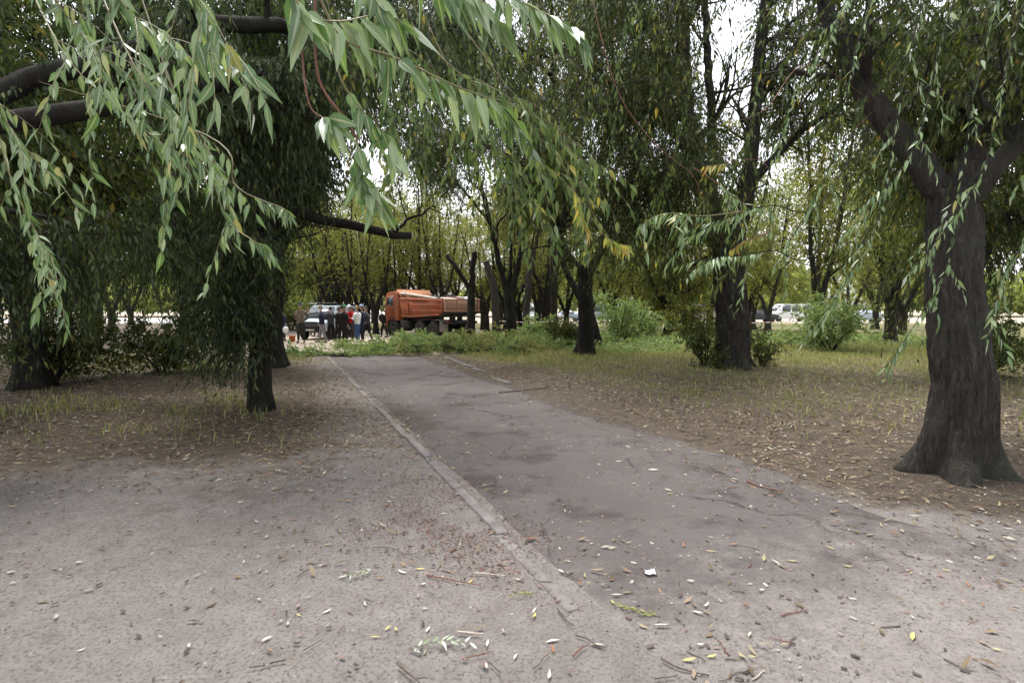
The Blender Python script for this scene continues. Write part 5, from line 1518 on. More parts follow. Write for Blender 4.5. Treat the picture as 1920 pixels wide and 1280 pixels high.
cb = part('cab_shell', M['orange'], cabo, cab_shell)
mod = cb.modifiers.new('bevel', 'BEVEL'); mod.width = 0.05; mod.segments = 2; mod.limit_method = 'ANGLE'; mod.angle_limit = math.radians(35)
part('windscreen', M['glass'], cabo, lambda g: g.prism([(6.02, 2.42), (6.14, 1.82), (6.165, 1.82), (6.045, 2.42)], -1.05, 1.05, 'X'))
for s in (-1, 1):
    dr = part('door', M['orange'], cabo, lambda g, s=s: g.prism([(5.02, 1.18), (5.02, 2.48), (5.86, 2.44), (6.02, 1.85), (6.05, 1.18)], s * 1.2, s * 1.222, 'X'))
    part('door_window', M['glass'], dr, lambda g, s=s: g.prism([(5.10, 1.84), (5.10, 2.38), (5.80, 2.36), (5.93, 1.84)], s * 1.221, s * 1.233, 'X'))
    part('handle', M['chassis'], dr, lambda g, s=s: g.box((s * 1.24, 5.16, 1.62), (0.03, 0.16, 0.04), bev=0.008))
    part('wing_mirror', M['chassis'], cabo, lambda g, s=s: (g.box((s * 1.42, 6.1, 2.05), (0.16, 0.05, 0.42), bev=0.02), g.cyl((s * 1.2, 6.05, 2.3), (s * 1.42, 6.1, 2.24), 0.015, 8), g.cyl((s * 1.2, 6.1, 1.75), (s * 1.42, 6.1, 1.86), 0.015, 8)))
    part('headlight', M['lamp_clear'], cabo, lambda g, s=s: g.lathe([(0, 0.001), (0.0, 0.10), (0.05, 0.09), (0.07, 0.001)], (s * 0.85, 6.29, 0.72), 'Y', 16))
    part('wheel_arch', M['chassis'], cabo, lambda g, s=s: g.lathe([(s * 0.88, 0.57), (s * 1.19, 0.57), (s * 1.19, 0.50)], (0, 5.3, 0.5), 'X', 28))
part('grille', M['chassis'], cabo, lambda g: [g.box((0, 6.215, 1.0 + 0.11 * k), (1.7, 0.03, 0.05)) for k in range(5)])
part('bumper', M['chassis'], cabo, lambda g: g.box((0, 6.24, 0.72), (2.42, 0.18, 0.32), bev=0.04))
part('step', M['chassis'], cabo, lambda g: [g.box((s * 1.1, 5.98, 0.48), (0.22, 0.34, 0.06)) for s in (-1, 1)])
part('exhaust', M['chassis'], truck, lambda g: g.tube(polyline([(0.9, 4.4, 0.8), (1.0, 4.42, 1.4), (1.0, 4.42, 2.5)], 10), np.full(10, 0.07), 10))
part('air_intake', M['chassis'], truck, lambda g: g.tube(polyline([(-0.85, 4.42, 1.0), (-0.9, 4.42, 1.8), (-0.9, 4.42, 2.6)], 10), np.full(10, 0.09), 10))


def tw(x, y, z):
    c, s = math.cos(TRZ), math.sin(TRZ)
    return np.array([org[0] + c * x - s * y, org[1] + s * x + c * y, h1(*org) + z])


# the load: pale logs and limbs heaped in the body
def log(a, b, r0, r1, mat, label, seed, side=0.0, name='log'):
    r = np.random.default_rng(seed)
    a = tw(*a); b = tw(*b)
    pts = polyline([a * 0, (b - a) * 0.35 + r.normal(size=3) * 0.05, (b - a) * 0.7 + r.normal(size=3) * 0.05, b - a], 18)
    root = empty(name, a); tag(root, label, 'log', 'timber loaded on the truck')
    g = G(); g.tube(pts, np.linspace(r0, r1, 18), 12, rough=0.07, rng=r)
    if side:
        q = pts[10]; e = q + (b - a) * 0.2 + np.array([0, 0, side])
        g.tube(polyline([q, (q + e) / 2, e], 8), np.linspace(r1 * 0.6, r1 * 0.3, 8), 8)
    g.obj('stem', mat, root, True)
    g = G(); dv = unit(pts[0] - pts[1]); g.tube([pts[0] - dv * 0.02, pts[0] + dv * 0.006], [r0 * 0.97, r0 * 0.95], 12)
    g.obj('cut_face', M['wood_cut'], root)


log((-0.95, 0.9, 2.20), (-1.0, 5.0, 2.60), 0.085, 0.07, M['log'], 'long pale peeled log lying along the top of the truck load', 1, 0.18)
log((-0.7, 0.9, 2.16), (-0.55, 4.2, 2.42), 0.10, 0.08, M['log'], 'second pale log beside the longest one on the truck load', 2)
log((-0.1, 0.3, 2.10), (-0.3, 3.7, 2.3), 0.12, 0.09, M['log'], 'thick pale log in the middle of the truck load', 3)
log((0.5, 0.2, 2.1), (0.35, 3.6, 2.28), 0.11, 0.08, M['bark_grey'], 'grey barked log on the far half of the truck load', 4, 0.2)
log((-0.9, 0.1, 2.14), (-0.5, 2.2, 2.42), 0.05, 0.03, M['bark'], 'thin dark limb sticking out above the tailgate on the near side', 5, 0.25)
log((0.95, 0.0, 2.2), (0.8, 2.8, 2.4), 0.09, 0.06, M['bark_far'], 'dark log along the far side of the truck load', 6)
log((0.0, -0.15, 2.22), (0.3, 1.8, 2.36), 0.06, 0.04, M['twig_red'], 'reddish limb poking over the middle of the tailgate', 7, 0.2)
log((0.6, -0.2, 2.21), (0.9, 1.6, 2.34), 0.055, 0.04, M['log'], 'short pale limb poking over the far end of the tailgate', 8)

# whitish bundle of sawn pieces on the ground under the truck
for k, (px, py) in enumerate([(750, 628), (758, 629.5), (766, 628.5), (774, 629)]):
    x, y = at(px, py)
    stick(x - 0.3, y + 0.0, x + 0.28, y + 0.05 * k, 0.07, M['log'], 'whitish sawn log piece lying on the ground under the truck', 'sawn pieces under the truck', 'log_piece', 0.01, 40 + k)

# ------------------------------------------------------------------ other vehicles
def loft_body(g, sections, m=0):
    """sections: list of (y, half width bottom, z bottom, half width mid, z mid, half width top, z top)"""
    rows = []
    for (y, wb, zb, wm, zm, wt, zt) in sections:
        rows.append([(-wb, y, zb), (-wm, y, zm), (-wm * 0.99, y, zm + 0.02), (-wt, y, zt), (wt, y, zt), (wm * 0.99, y, zm + 0.02), (wm, y, zm), (wb, y, zb)])
    V = np.array(rows).reshape(-1, 3); k = 8
    i = np.arange(len(rows) - 1)[:, None] * k; j = np.arange(k)[None]; j2 = (j + 1) % k
    Q = np.stack([i + j, i + k + j, i + k + j2, i + j2], -1).reshape(-1, 4)
    n = (len(rows) - 1) * k
    caps = [[0, 1, 6, 7], [1, 2, 5, 6], [2, 3, 4, 5]]
    Q = np.concatenate([Q, np.array([c[::-1] for c in caps]), np.array(caps) + n])
    g.add(V, Q, m=m)


def vehicle(name, label, cat, loc, rz, kind, paint, group=None):
    root = empty(name, loc, rz); tag(root, label, cat, group)
    if kind == 'suv':
        W, L, H = 0.92, 4.4, 1.9
        sec = [(-2.2, .82, .62, .9, 1.05, .86, 1.1), (-2.15, .84, .5, .92, 1.1, .78, 1.80), (-1.9, .86, .48, .92, 1.12, .76, 1.90), (0.3, .86, .46, .92, 1.12, .76, 1.92), (0.62, .86, .46, .92, 1.12, .74, 1.86), (1.15, .86, .46, .92, 1.10, .84, 1.18), (1.95, .86, .48, .90, 1.02, .80, 1.10), (2.2, .80, .55, .84, .92, .74, .98)]
        R, wy = 0.38, (-1.35, 1.4)
        ws = ([(-0.70, 0.60, 1.83), (0.70, 0.60, 1.83), (0.80, 1.13, 1.22), (-0.80, 1.13, 1.22)])
        wins = [(-1.75, -0.65), (-0.5, 0.5)]
    elif kind == 'van':
        W, L, H = 0.98, 5.2, 2.25
        sec = [(-2.6, .92, .5, .98, 1.15, .9, 1.3), (-2.58, .92, .45, .98, 1.2, .88, 2.1), (-2.3, .94, .42, .98, 1.2, .86, 2.22), (1.2, .94, .42, .98, 1.2, .86, 2.22), (1.5, .94, .42, .98, 1.2, .84, 2.12), (2.15, .94, .42, .98, 1.15, .9, 1.28), (2.5, .9, .45, .94, .95, .82, 1.08), (2.6, .84, .5, .88, .85, .7, .95)]
        R, wy = 0.35, (-1.7, 1.75)
        ws = ([(-0.78, 1.52, 2.06), (0.78, 1.52, 2.06), (0.88, 2.12, 1.36), (-0.88, 2.12, 1.36)])
        wins = [(-2.3, -1.1), (-0.95, 0.2), (0.35, 1.4)]
    else:
        W, L, H = 0.86, 4.2, 1.45
        sec = [(-2.1, .76, .5, .82, .8, .76, .92), (-1.7, .8, .36, .86, .9, .78, 1.0), (-1.3, .82, .34, .86, .92, .68, 1.12), (-0.75, .82, .34, .86, .92, .62, 1.42), (0.2, .82, .34, .86, .92, .62, 1.45), (0.95, .82, .34, .86, .90, .74, 1.0), (1.7, .8, .36, .84, .82, .74, .88), (2.1, .74, .45, .78, .68, .68, .74)]
        R, wy = 0.31, (-1.3, 1.3)
        ws = ([(-0.58, 0.26, 1.40), (0.58, 0.26, 1.40), (0.70, 0.92, 1.04), (-0.70, 0.92, 1.04)])
        wins = [(-1.05, -0.35), (-0.25, 0.5)]
    g = G(); loft_body(g, sec)
    bo = g.obj('body', paint, root, False)
    md = bo.modifiers.new('bevel', 'BEVEL'); md.width = 0.05; md.segments = 2; md.limit_method = 'ANGLE'; md.angle_limit = math.radians(30)
    nrm = np.array([0, 0.02, 0.016])
    g = G(); q = np.array(ws); g.add(np.concatenate([q + nrm, q + nrm * 2.2]), [[0, 1, 2, 3], [7, 6, 5, 4], [0, 4, 5, 1], [1, 5, 6, 2], [2, 6, 7, 3], [3, 7, 4, 0]])
    g.obj('windscreen', M['glass'], root)
    zm = sec[3][4] + 0.06; zt = sec[3][6] - 0.1; wm = sec[3][3]; wt = sec[3][5]
    for s in (-1, 1):
        for (y0, y1) in wins:
            xb = wm * 0.99 - (wm * 0.99 - wt) * 0.1; xt = wt + (wm * .99 - wt) * 0.15
            q = np.array([(s * xb, y0, zm), (s * xb, y1, zm), (s * xt, y1 - 0.12, zt), (s * xt, y0 + 0.06, zt)])
            g = G(); o = np.array([s * 0.012, 0, 0.004]); g.add(np.concatenate([q - o, q + o]), [[0, 1, 2, 3], [7, 6, 5, 4], [0, 4, 5, 1], [1, 5, 6, 2], [2, 6, 7, 3], [3, 7, 4, 0]])
            g.obj('side_window', M['glass'], root)
        for y in wy:
            wheel(root, (s * (W - 0.13), y, R), R, 0.22, s)
        yf = sec[-1][0]; zf = sec[-1][6]
        part('headlight', M['lamp_clear'], root, lambda g, s=s: g.box((s * sec[-1][3] * 0.78, yf + 0.01, zf - 0.10), (0.24, 0.06, 0.15), bev=0.03))
        part('wing_mirror', paint, root, lambda g, s=s: g.box((s * (wm + 0.1), ws[2][1] - 0.2, zm + 0.08), (0.18, 0.09, 0.16), bev=0.03))
        part('tail_lamp', M['lamp_red'], root, lambda g, s=s: g.box((s * sec[0][3] * 0.86, sec[0][0] - 0.005, zm - 0.12), (0.14, 0.04, 0.2), bev=0.02))
    part('bumper', M['chassis'], root, lambda g: g.box((0, yf + 0.03, sec[-1][2] + 0.02), (sec[-1][1] * 2.1, 0.14, 0.22), bev=0.04))
    part('grille', M['chassis'], root, lambda g: [g.box((0, yf + 0.012, zf - 0.05 - 0.05 * k), (sec[-1][3] * 0.95, 0.03, 0.025)) for k in range(4)])
    part('number_plate', M['white_paint'], root, lambda g: g.box((0, yf + 0.108, sec[-1][2] + 0.03), (0.5, 0.012, 0.11)))
    return root


def face_cam(px, d, extra=0.0):
    x = P(px, 600, d)[0]
    return (x, d, h1(x, d)), math.pi + math.atan2(x, d) * -1 * 0 + extra


M['silver_blue'] = plain_mat('pale_blue_paint', (0.32, 0.38, 0.43), 0.35, var=0.08, scale=2)
M['dark_paint'] = plain_mat('dark_car_paint', (0.035, 0.04, 0.05), 0.3, var=0.1, scale=2)
M['red_paint'] = plain_mat('red_car_paint', (0.35, 0.03, 0.03), 0.35, var=0.1, scale=2)
loc, rz = face_cam(617, 31.5, -0.12)
suv = vehicle('off_road_car', 'pale blue off road car with a dark roof light bar, facing us behind the people', 'car', loc, rz, 'suv', M['silver_blue'])
part('light_bar', M['chassis'], suv, lambda g: (g.box((0, 0.2, 2.02), (1.25, 0.26, 0.12), bev=0.03), g.box((-0.4, 0.2, 1.94), (0.06, 0.2, 0.08)), g.box((0.4, 0.2, 1.94), (0.06, 0.2, 0.08))))
part('bull_bar', M['chassis'], suv, lambda g: (g.tube(polyline([(-0.7, 2.36, .55), (-0.66, 2.38, .95), (0.66, 2.38, .95), (0.7, 2.36, .55)], 16), np.full(16, 0.035), 8), g.box((0, 2.34, 0.72), (1.5, 0.05, 0.2))))
loc, rz = face_cam(588, 46, 0.1)
vehicle('delivery_van', 'white van half hidden behind the off road car on its left side', 'van', loc, rz, 'van', M['white_paint'])
loc, rz = face_cam(664, 54, 0.15)
vehicle('delivery_van', 'white van seen over the heads of the group with the red jackets', 'van', loc, rz, 'van', M['white_paint'])
r = np.random.default_rng(5); g = G()
u, v = np.meshgrid(np.linspace(0, math.pi / 2, 8), np.linspace(0, 2 * math.pi, 17)[:-1], indexing='ij')
k = 1 + 0.16 * np.sin(3 * v + 4 * u) + 0.10 * np.sin(7 * v - 3 * u) + 0.08 * r.normal(size=u.shape)
V = np.stack([0.42 * np.sin(u) * np.cos(v) * k, 0.55 * np.sin(u) * np.sin(v) * k, 0.20 * np.cos(u) * k], -1).reshape(-1, 3)
i_ = np.arange(7)[:, None] * 16; j_ = np.arange(16)[None]; j2 = (j_ + 1) % 16
g.add(V, np.stack([i_ + j_, i_ + 16 + j_, i_ + 16 + j2, i_ + j2], -1).reshape(-1, 4))
tag(g.obj('tarpaulin', plain_mat('bluish_tarp', (0.5, 0.52, 0.66), 0.5, var=0.2, scale=7), None, True, tw(0.75, 0.5, 2.12)), 'crumpled bluish white tarpaulin on the far rear end of the truck load', 'tarpaulin')
CG = 'cars on the far road'
for k, (px, d, rzv, kd, pm, lb) in enumerate([(975, 66, 1.5, 'van', M['white_paint'], 'white van on the far road seen right of the slender trunk'), (1001, 70, 1.6, 'car', M['red_paint'], 'dark red car on the far road between two thin trunks'),
                                              (1020, 65, 1.6, 'car', M['white_paint'], 'white car on the far road left of the tall dark trunk'), (1060, 68, 1.5, 'car', M['silver_blue'], 'pale blue car on the far road behind the small shrub'),
                                              (1132, 64, 1.6, 'van', M['silver_blue'], 'pale grey van on the far road just right of the forked tree'), (1222, 64, 1.55, 'car', M['white_paint'], 'white car on the far road left of the broken trunk'),
                                              (1325, 66, 1.6, 'van', M['white_paint'], 'white van on the far road left of the thick trunk'), (1421, 64, 1.6, 'car', M['dark_paint'], 'dark car on the far road just right of the thick trunk'),
                                              (700, 66, 1.5, 'car', M['white_paint'], 'white car on the far road left of the truck cab'), (556, 58, 1.5, 'van', M['white_paint'], 'white van far behind the camouflage jacket'),
                                              (1480, 68, 1.55, 'van', M['white_paint'], 'white van on the far road further right of the thick trunk'), (1620, 66, 1.55, 'car', M['silver_blue'], 'pale blue car on the far road among the right hand trees')]):
    x = P(px, 600, d)[0]
    vehicle('parked_car' if kd == 'car' else 'parked_van', lb, 'car' if kd == 'car' else 'van', (x, d, -0.15), rzv, kd, pm, CG)

# barrier tape strung between trunks
nt = NT('striped_tape'); o_ = nt.obj()
sepx = nt.n('ShaderNodeSeparateXYZ'); nt.l(o_, sepx.inputs[0])
wv = nt.math('GREATER_THAN', nt.math('FRACT', nt.math('MULTIPLY', nt.math('ADD', sepx.outputs[0], sepx.outputs[2]), 3.2)), 0.68)
M['tape'] = nt.done(nt.pbr(nt.mix(wv, (0.75, 0.74, 0.72), (0.55, 0.05, 0.04)), 0.5))


def tape(a, b, label, sag=0.08):
    a = np.array(a); b = np.array(b); n = 40; t = np.linspace(0, 1, n)
    c = a + (b - a) * t[:, None] - np.array([0, 0, 1]) * (sag * 4 * t * (1 - t))[:, None]
    tw_ = np.sin(t * 9) * 0.5
    u = np.stack([0 * t, np.sin(tw_) * 0.03, np.cos(tw_) * 0.03], -1); th = np.array([0, 0.001, 0])
    V = np.stack([c - u - th, c + u - th, c + u + th, c - u + th], 1).reshape(-1, 3)
    Q = [[i * 4 + k, i * 4 + (k + 1) % 4, i * 4 + 4 + (k + 1) % 4, i * 4 + 4 + k] for i in range(n - 1) for k in range(4)]
    g = G(); g.add(V, Q)
    tag(g.obj('barrier_tape', M['tape']), label, 'tape')


tape(P(931, 601, 29.8), P(1040, 602, 31.8), 'thin white barrier tape strung between the greyish pruned trunk and the tall dark trunk')
tape(P(1040, 602, 31.8), P(1256, 602, 28.7), 'long white barrier tape running from the tall dark trunk to the broken trunk')
tape(P(1256, 602, 28.7), P(1450, 604, 27), 'white barrier tape right of the broken trunk, passing behind the thick tree')

# ------------------------------------------------------------------ people
def mat_cloth(key, col, var=0.2, camo=None):
    n = NT(key); o = n.obj()
    nz = n.noise(30, 4, 0.6, o)
    c = n.mix(nz, tuple(x * (1 - var) for x in col), tuple(min(1, x * (1 + var)) for x in col))
    if camo:
        v = n.noise(7, 2, 0.4, o)
        c = n.ramp(v, [(0.0, camo[0]), (0.43, camo[1]), (0.52, camo[2]), (0.6, camo[0])], 'CONSTANT')
    f = n.noise(9, 3, 0.5, o)
    return n.done(n.pbr(c, 0.85, 0, 0.2, f, 0.5, 0.03))


M['skin'] = plain_mat('skin', (0.42, 0.26, 0.19), 0.55, var=0.1, scale=20)
CL = {k: mat_cloth('cloth_' + k, v) for k, v in dict(navy=(0.018, 0.022, 0.05), black=(0.014, 0.014, 0.016), grey=(0.2, 0.2, 0.22), red=(0.5, 0.022, 0.03), maroon=(0.16, 0.015, 0.04), white=(0.68, 0.7, 0.72),
                                                        jeans=(0.045, 0.09, 0.2), darkgrey=(0.05, 0.05, 0.055), brown=(0.07, 0.045, 0.035), green=(0.06, 0.22, 0.12), lightblue=(0.35, 0.42, 0.52), teal=(0.02, 0.07, 0.07), purple=(0.13, 0.07, 0.2), khaki=(0.12, 0.10, 0.075)).items()}
CL['camo'] = mat_cloth('cloth_camo', (0.2, 0.16, 0.12), camo=((0.26, 0.21, 0.17), (0.10, 0.085, 0.06), (0.17, 0.11, 0.085)))
CL['darkcamo'] = mat_cloth('cloth_darkcamo', (0.03, 0.035, 0.03), camo=((0.028, 0.032, 0.026), (0.05, 0.055, 0.045), (0.016, 0.018, 0.016)))
M['hair_grey'] = plain_mat('hair_grey', (0.30, 0.26, 0.2), 0.8, var=0.3, scale=40)
M['hair_dark'] = plain_mat('hair_dark', (0.02, 0.015, 0.012), 0.7, var=0.3, scale=40)
M['hair_fair'] = plain_mat('hair_fair', (0.32, 0.22, 0.10), 0.7, var=0.3, scale=40)
DG = None


def skin_mesh(name, verts, edges, radii, mat, parent, root_i=0, sub=1):
    me = bpy.data.meshes.new(name + '_cage')
    me.from_pydata([tuple(v) for v in verts], edges, [])
    o = bpy.data.objects.new(name, me); COL.objects.link(o)
    md = o.modifiers.new('skin', 'SKIN'); md.use_smooth_shade = True; md.branch_smoothing = 0.4
    for i, rr in enumerate(radii):
        sv = me.skin_vertices[0].data[i]
        sv.radius = (rr, rr) if np.isscalar(rr) else rr
        sv.use_root = (i == root_i)
    s2 = o.modifiers.new('sub', 'SUBSURF'); s2.levels = sub; s2.render_levels = sub
    dg = bpy.context.evaluated_depsgraph_get()
    new = bpy.data.meshes.new_from_object(o.evaluated_get(dg))
    o.modifiers.clear(); o.data = new; new.name = name
    new.materials.clear(); new.materials.append(mat)
    for p in new.polygons: p.use_smooth = True
    o.parent = parent
    return o


def head_geo(g, c, s=1.0, turn=0.0):
    """a head with nose, brow, chin and ears; c = centre, faces +y"""
    u = np.linspace(0, math.pi, 13); v = np.linspace(0, 2 * math.pi, 18, endpoint=False)
    U, Vv = np.meshgrid(u, v, indexing='ij')
    x = np.sin(U) * np.sin(Vv) * 0.076; y = np.sin(U) * np.cos(Vv) * 0.096; z = np.cos(U) * 0.118
    front = np.clip(y / 0.096, 0, 1)
    x = x * (1 - 0.28 * np.clip(-z / 0.118, 0, 1))
    y = y + front ** 8 * (0.028 * np.exp(-((z + 0.012) / 0.02) ** 2) + 0.010 * np.exp(-((z + 0.085) / 0.018) ** 2) - 0.006 * np.exp(-((z - 0.012) / 0.012) ** 2) + 0.006 * np.exp(-((z + 0.05) / 0.01) ** 2))
    y = np.where(z < -0.05, np.where(y < 0, y * 0.75, y), y)
    V = np.stack([x, y, z], -1).reshape(-1, 3) * s
    R = np.array(Matrix.Rotation(turn, 3, 'Z'))
    V = V @ R.T + np.asarray(c)
    i = np.arange(12)[:, None] * 18; j = np.arange(18)[None]; j2 = (j + 1) % 18
    g.add(V, np.stack([i + j, i + j2, i + 18 + j2, i + 18 + j], -1).reshape(-1, 4))
    for sd in (-1, 1):
        e = np.array([[sd * 0.076, 0.01, -0.03], [sd * 0.088, -0.012, -0.015], [sd * 0.09, -0.018, 0.02], [sd * 0.078, 0.005, 0.03]]) * s
        g.tube(e @ R.T + np.asarray(c), [0.007, 0.011, 0.011, 0.006], 6)


def person(label, px, d, h=1.74, rz=0.0, top='navy', legs='grey', hair='hair_dark', cap=None, stride=0.12, arms=('down', 'down'), lean=0.0, shoe='black', skirt=False, turn=0.0, X=None, group=None, build=1.0):
    d = d * 0.965 if 25 < d < 29 else d
    x = P(px, 600, d)[0] if X is None else X
    root = empty('person', (x, d, h1(x, d) + 0.004), rz)
    tag(root, label, 'person', group)
    k = h / 1.74
    sh, hp, kn = 1.43 * k, 0.92 * k, 0.49 * k
    sw = 0.19 * k * build; hw = 0.10 * k
    ly = lean
    nk = np.array([0, ly * 1.0, sh + 0.06 * k]); chest = np.array([0, ly * 0.8, sh - 0.12 * k]); waist = np.array([0, ly * 0.35, 1.08 * k]); pel = np.array([0, 0, hp])
    J = {}
    for s, sg in ((-1, -stride), (1, stride)):
        J['h', s] = np.array([s * hw, 0, hp - 0.05]); J['k', s] = np.array([s * hw * 1.1, sg * 0.55 + 0.02, kn]); J['a', s] = np.array([s * hw * 1.15, sg - 0.02, 0.085]); J['t', s] = np.array([s * hw * 1.35, sg + 0.16, 0.035])
        J['s', s] = np.array([s * sw, ly * 0.95, sh - 0.02])
        am = arms[0 if s < 0 else 1]
        if am == 'down': e, w, f = (s * (sw + 0.07), ly * 0.7 - 0.03, sh - 0.31 * k), (s * (sw + 0.06), ly * 0.5 + 0.05, sh - 0.57 * k), (0, 0.01, -0.19)
        elif am == 'front': e, w, f = (s * (sw + 0.06), ly + 0.02, sh - 0.30 * k), (s * 0.07, ly + 0.24, sh - 0.26 * k), (-s * 0.07, 0.05, 0.03)
        elif am == 'hip': e, w, f = (s * (sw + 0.15), ly - 0.06, sh - 0.28 * k), (s * (sw * 0.75), ly + 0.05, sh - 0.45 * k), (-s * 0.06, 0.06, -0.03)
        elif am == 'back': e, w, f = (s * (sw + 0.07), ly - 0.10, sh - 0.30 * k), (s * 0.08, ly - 0.15, sh - 0.46 * k), (-s * 0.06, -0.01, -0.03)
        elif am == 'ear': e, w, f = (s * (sw + 0.13), ly + 0.10, sh - 0.2 * k), (s * 0.13, ly + 0.06, sh + 0.08 * k), (-s * 0.02, 0.01, 0.07)
        elif am == 'out': e, w, f = (s * (sw + 0.1), ly + 0.12, sh - 0.26 * k), (s * (sw + 0.03), ly + 0.36, sh - 0.2 * k), (-s * 0.01, 0.10, 0.02)
        elif am == 'pocket': e, w, f = (s * (sw + 0.12), ly - 0.07, sh - 0.29 * k), (s * (sw * 0.95), ly + 0.06, sh - 0.50 * k), (-s * 0.02, 0.05, -0.07)
        J['e', s], J['w', s], J['f', s] = np.array(e), np.array(w), np.array(f)
    # body: one skin from pelvis to head, wrists and ankles
    V = [pel, waist, chest, nk, nk + (0, 0.02, 0.09 * k)]; R = [0.075, 0.07, 0.085, 0.05, 0.05]; E = [(0, 1), (1, 2), (2, 3), (3, 4)]
    for s in (-1, 1):
        b = len(V); V += [J['h', s], J['k', s], J['a', s], J['t', s]]; R += [0.055, 0.045, 0.034, 0.03]; E += [(0, b), (b, b + 1), (b + 1, b + 2), (b + 2, b + 3)]
        b = len(V); V += [J['s', s], J['e', s], J['w', s], J['w', s] + unit(J['f', s]) * 0.05]; R += [0.038, 0.032, 0.025, (0.03, 0.02)]; E += [(2, b), (b, b + 1), (b + 1, b + 2), (b + 2, b + 3)]
    body = skin_mesh('body', V, E, R, M['skin'], root)
    g = G()
    hc = nk + np.array([0, 0.03, 0.20 * k])
    head_geo(g, hc, k, turn)
    for s in (-1, 1):
        w = J['w', s]; f = unit(J['f', s]); acr = unit(np.cross(f, np.array([0.2, 0.3, 1.0]))); palm = unit(np.cross(f, acr))
        for q, (of, ln) in enumerate(((-0.03, 0.062), (-0.011, 0.075), (0.009, 0.072), (0.028, 0.056))):
            a = w + f * 0.045 + acr * of
            g.tube([a, a + f * ln * 0.55 + palm * 0.008, a + f * ln * 0.85 + palm * 0.028, a + f * ln * 0.9 + palm * 0.045], [0.0095, 0.009, 0.008, 0.005], 6)
        a = w + f * 0.02 - acr * 0.026
        g.tube([a, a - acr * 0.028 + f * 0.026 + palm * 0.01, a - acr * 0.03 + f * 0.055 + palm * 0.02], [0.011, 0.01, 0.007], 6)
    # join head and hands into the body mesh
    hm = g.mesh('extra', M['skin'], True)
    import bmesh
    bm = bmesh.new(); bm.from_mesh(body.data); bm.from_mesh(hm); bm.to_mesh(body.data); bm.free()
    for p in body.data.polygons: p.use_smooth = True
    # jacket
    V = [waist + (0, 0, -0.2), waist, chest, nk + (0, 0, 0.0)]; R = [(0.175 * build, 0.155), (0.17 * build, 0.145), (0.19 * build, 0.15), 0.085]; E = [(0, 1), (1, 2), (2, 3)]
    for s in (-1, 1):
        b = len(V); V += [J['s', s], J['e', s], J['w', s] - unit(J['w', s] - J['e', s]) * 0.015]; R += [0.092, 0.066, 0.046]; E += [(2, b), (b, b + 1), (b + 1, b + 2)]
    skin_mesh('jacket', V, E, R, CL[top], root, 1)
    # trousers
    V = [waist + (0, 0, -0.12), pel + (0, 0, -0.02)]; R = [(0.14, 0.12), (0.15, 0.13)]; E = [(0, 1)]
    for s in (-1, 1):
        b = len(V); V += [J['h', s] + (0, 0, -0.06), J['k', s], J['a', s] + (0, 0, 0.01)]; R += [0.098, 0.075, 0.06]; E += [(1, b), (b, b + 1), (b + 1, b + 2)]
    skin_mesh('trousers', V, E, R, CL[legs], root, 1)
    for s in (-1, 1):
        V = [J['a', s] + (0, -0.05, -0.045), J['a', s] + (0, 0.02, -0.035), J['t', s] + (0, -0.02, 0.005), J['t', s] + (0, 0.06, -0.005)]
        skin_mesh('shoe', V, [(0, 1), (1, 2), (2, 3)], [0.036, 0.045, 0.04, 0.026], CL[shoe], root, 1)
    # hair / cap
    Rz = np.array(Matrix.Rotation(turn, 3, 'Z'))
    g = G(); u = np.linspace(0, 1, 8); v = np.linspace(0, 2 * math.pi, 18, endpoint=False)
    rows = []
    for uu in u:
        lim = 0.62 * math.pi - 0.30 * math.pi * (0.5 + 0.5 * np.cos(v)) ** 2
        th = uu * lim
        rows.append(np.stack([np.sin(th) * np.sin(v) * 0.083, np.sin(th) * np.cos(v) * 0.103 - 0.004, np.cos(th) * 0.126], -1))
    VV = np.array(rows).reshape(-1, 3) * k @ Rz.T + hc
    i = np.arange(7)[:, None] * 18; j = np.arange(18)[None]; j2 = (j + 1) % 18
    g.add(VV, np.stack([i + j, i + j2, i + 18 + j2, i + 18 + j], -1).reshape(-1, 4))
    g.obj('hair', M[hair], root, True)
    if cap:
        g = G(); rows = []
        for uu in u:
            th = uu * 0.47 * math.pi
            rows.append(np.stack([np.sin(th) * np.sin(v) * 0.092, np.sin(th) * np.cos(v) * 0.112, np.cos(th) * 0.125 + 0.018 + 0 * v], -1))
        VV = np.array(rows).reshape(-1, 3) * k @ Rz.T + hc
        g.add(VV, np.stack([i + j, i + j2, i + 18 + j2, i + 18 + j], -1).reshape(-1, 4))
        br = np.array([[-0.07, 0.085, 0.03], [0.07, 0.085, 0.03], [0.055, 0.17, 0.012], [-0.055, 0.17, 0.012]]) * k
        br2 = br - (0, 0, 0.008)
        g.add(np.concatenate([br, br2]) @ Rz.T + hc, [[0, 1, 2, 3], [7, 6, 5, 4], [0, 4, 5, 1], [1, 5, 6, 2], [2, 6, 7, 3], [3, 7, 4, 0]])
        g.obj('cap', CL[cap], root, True)
    return root


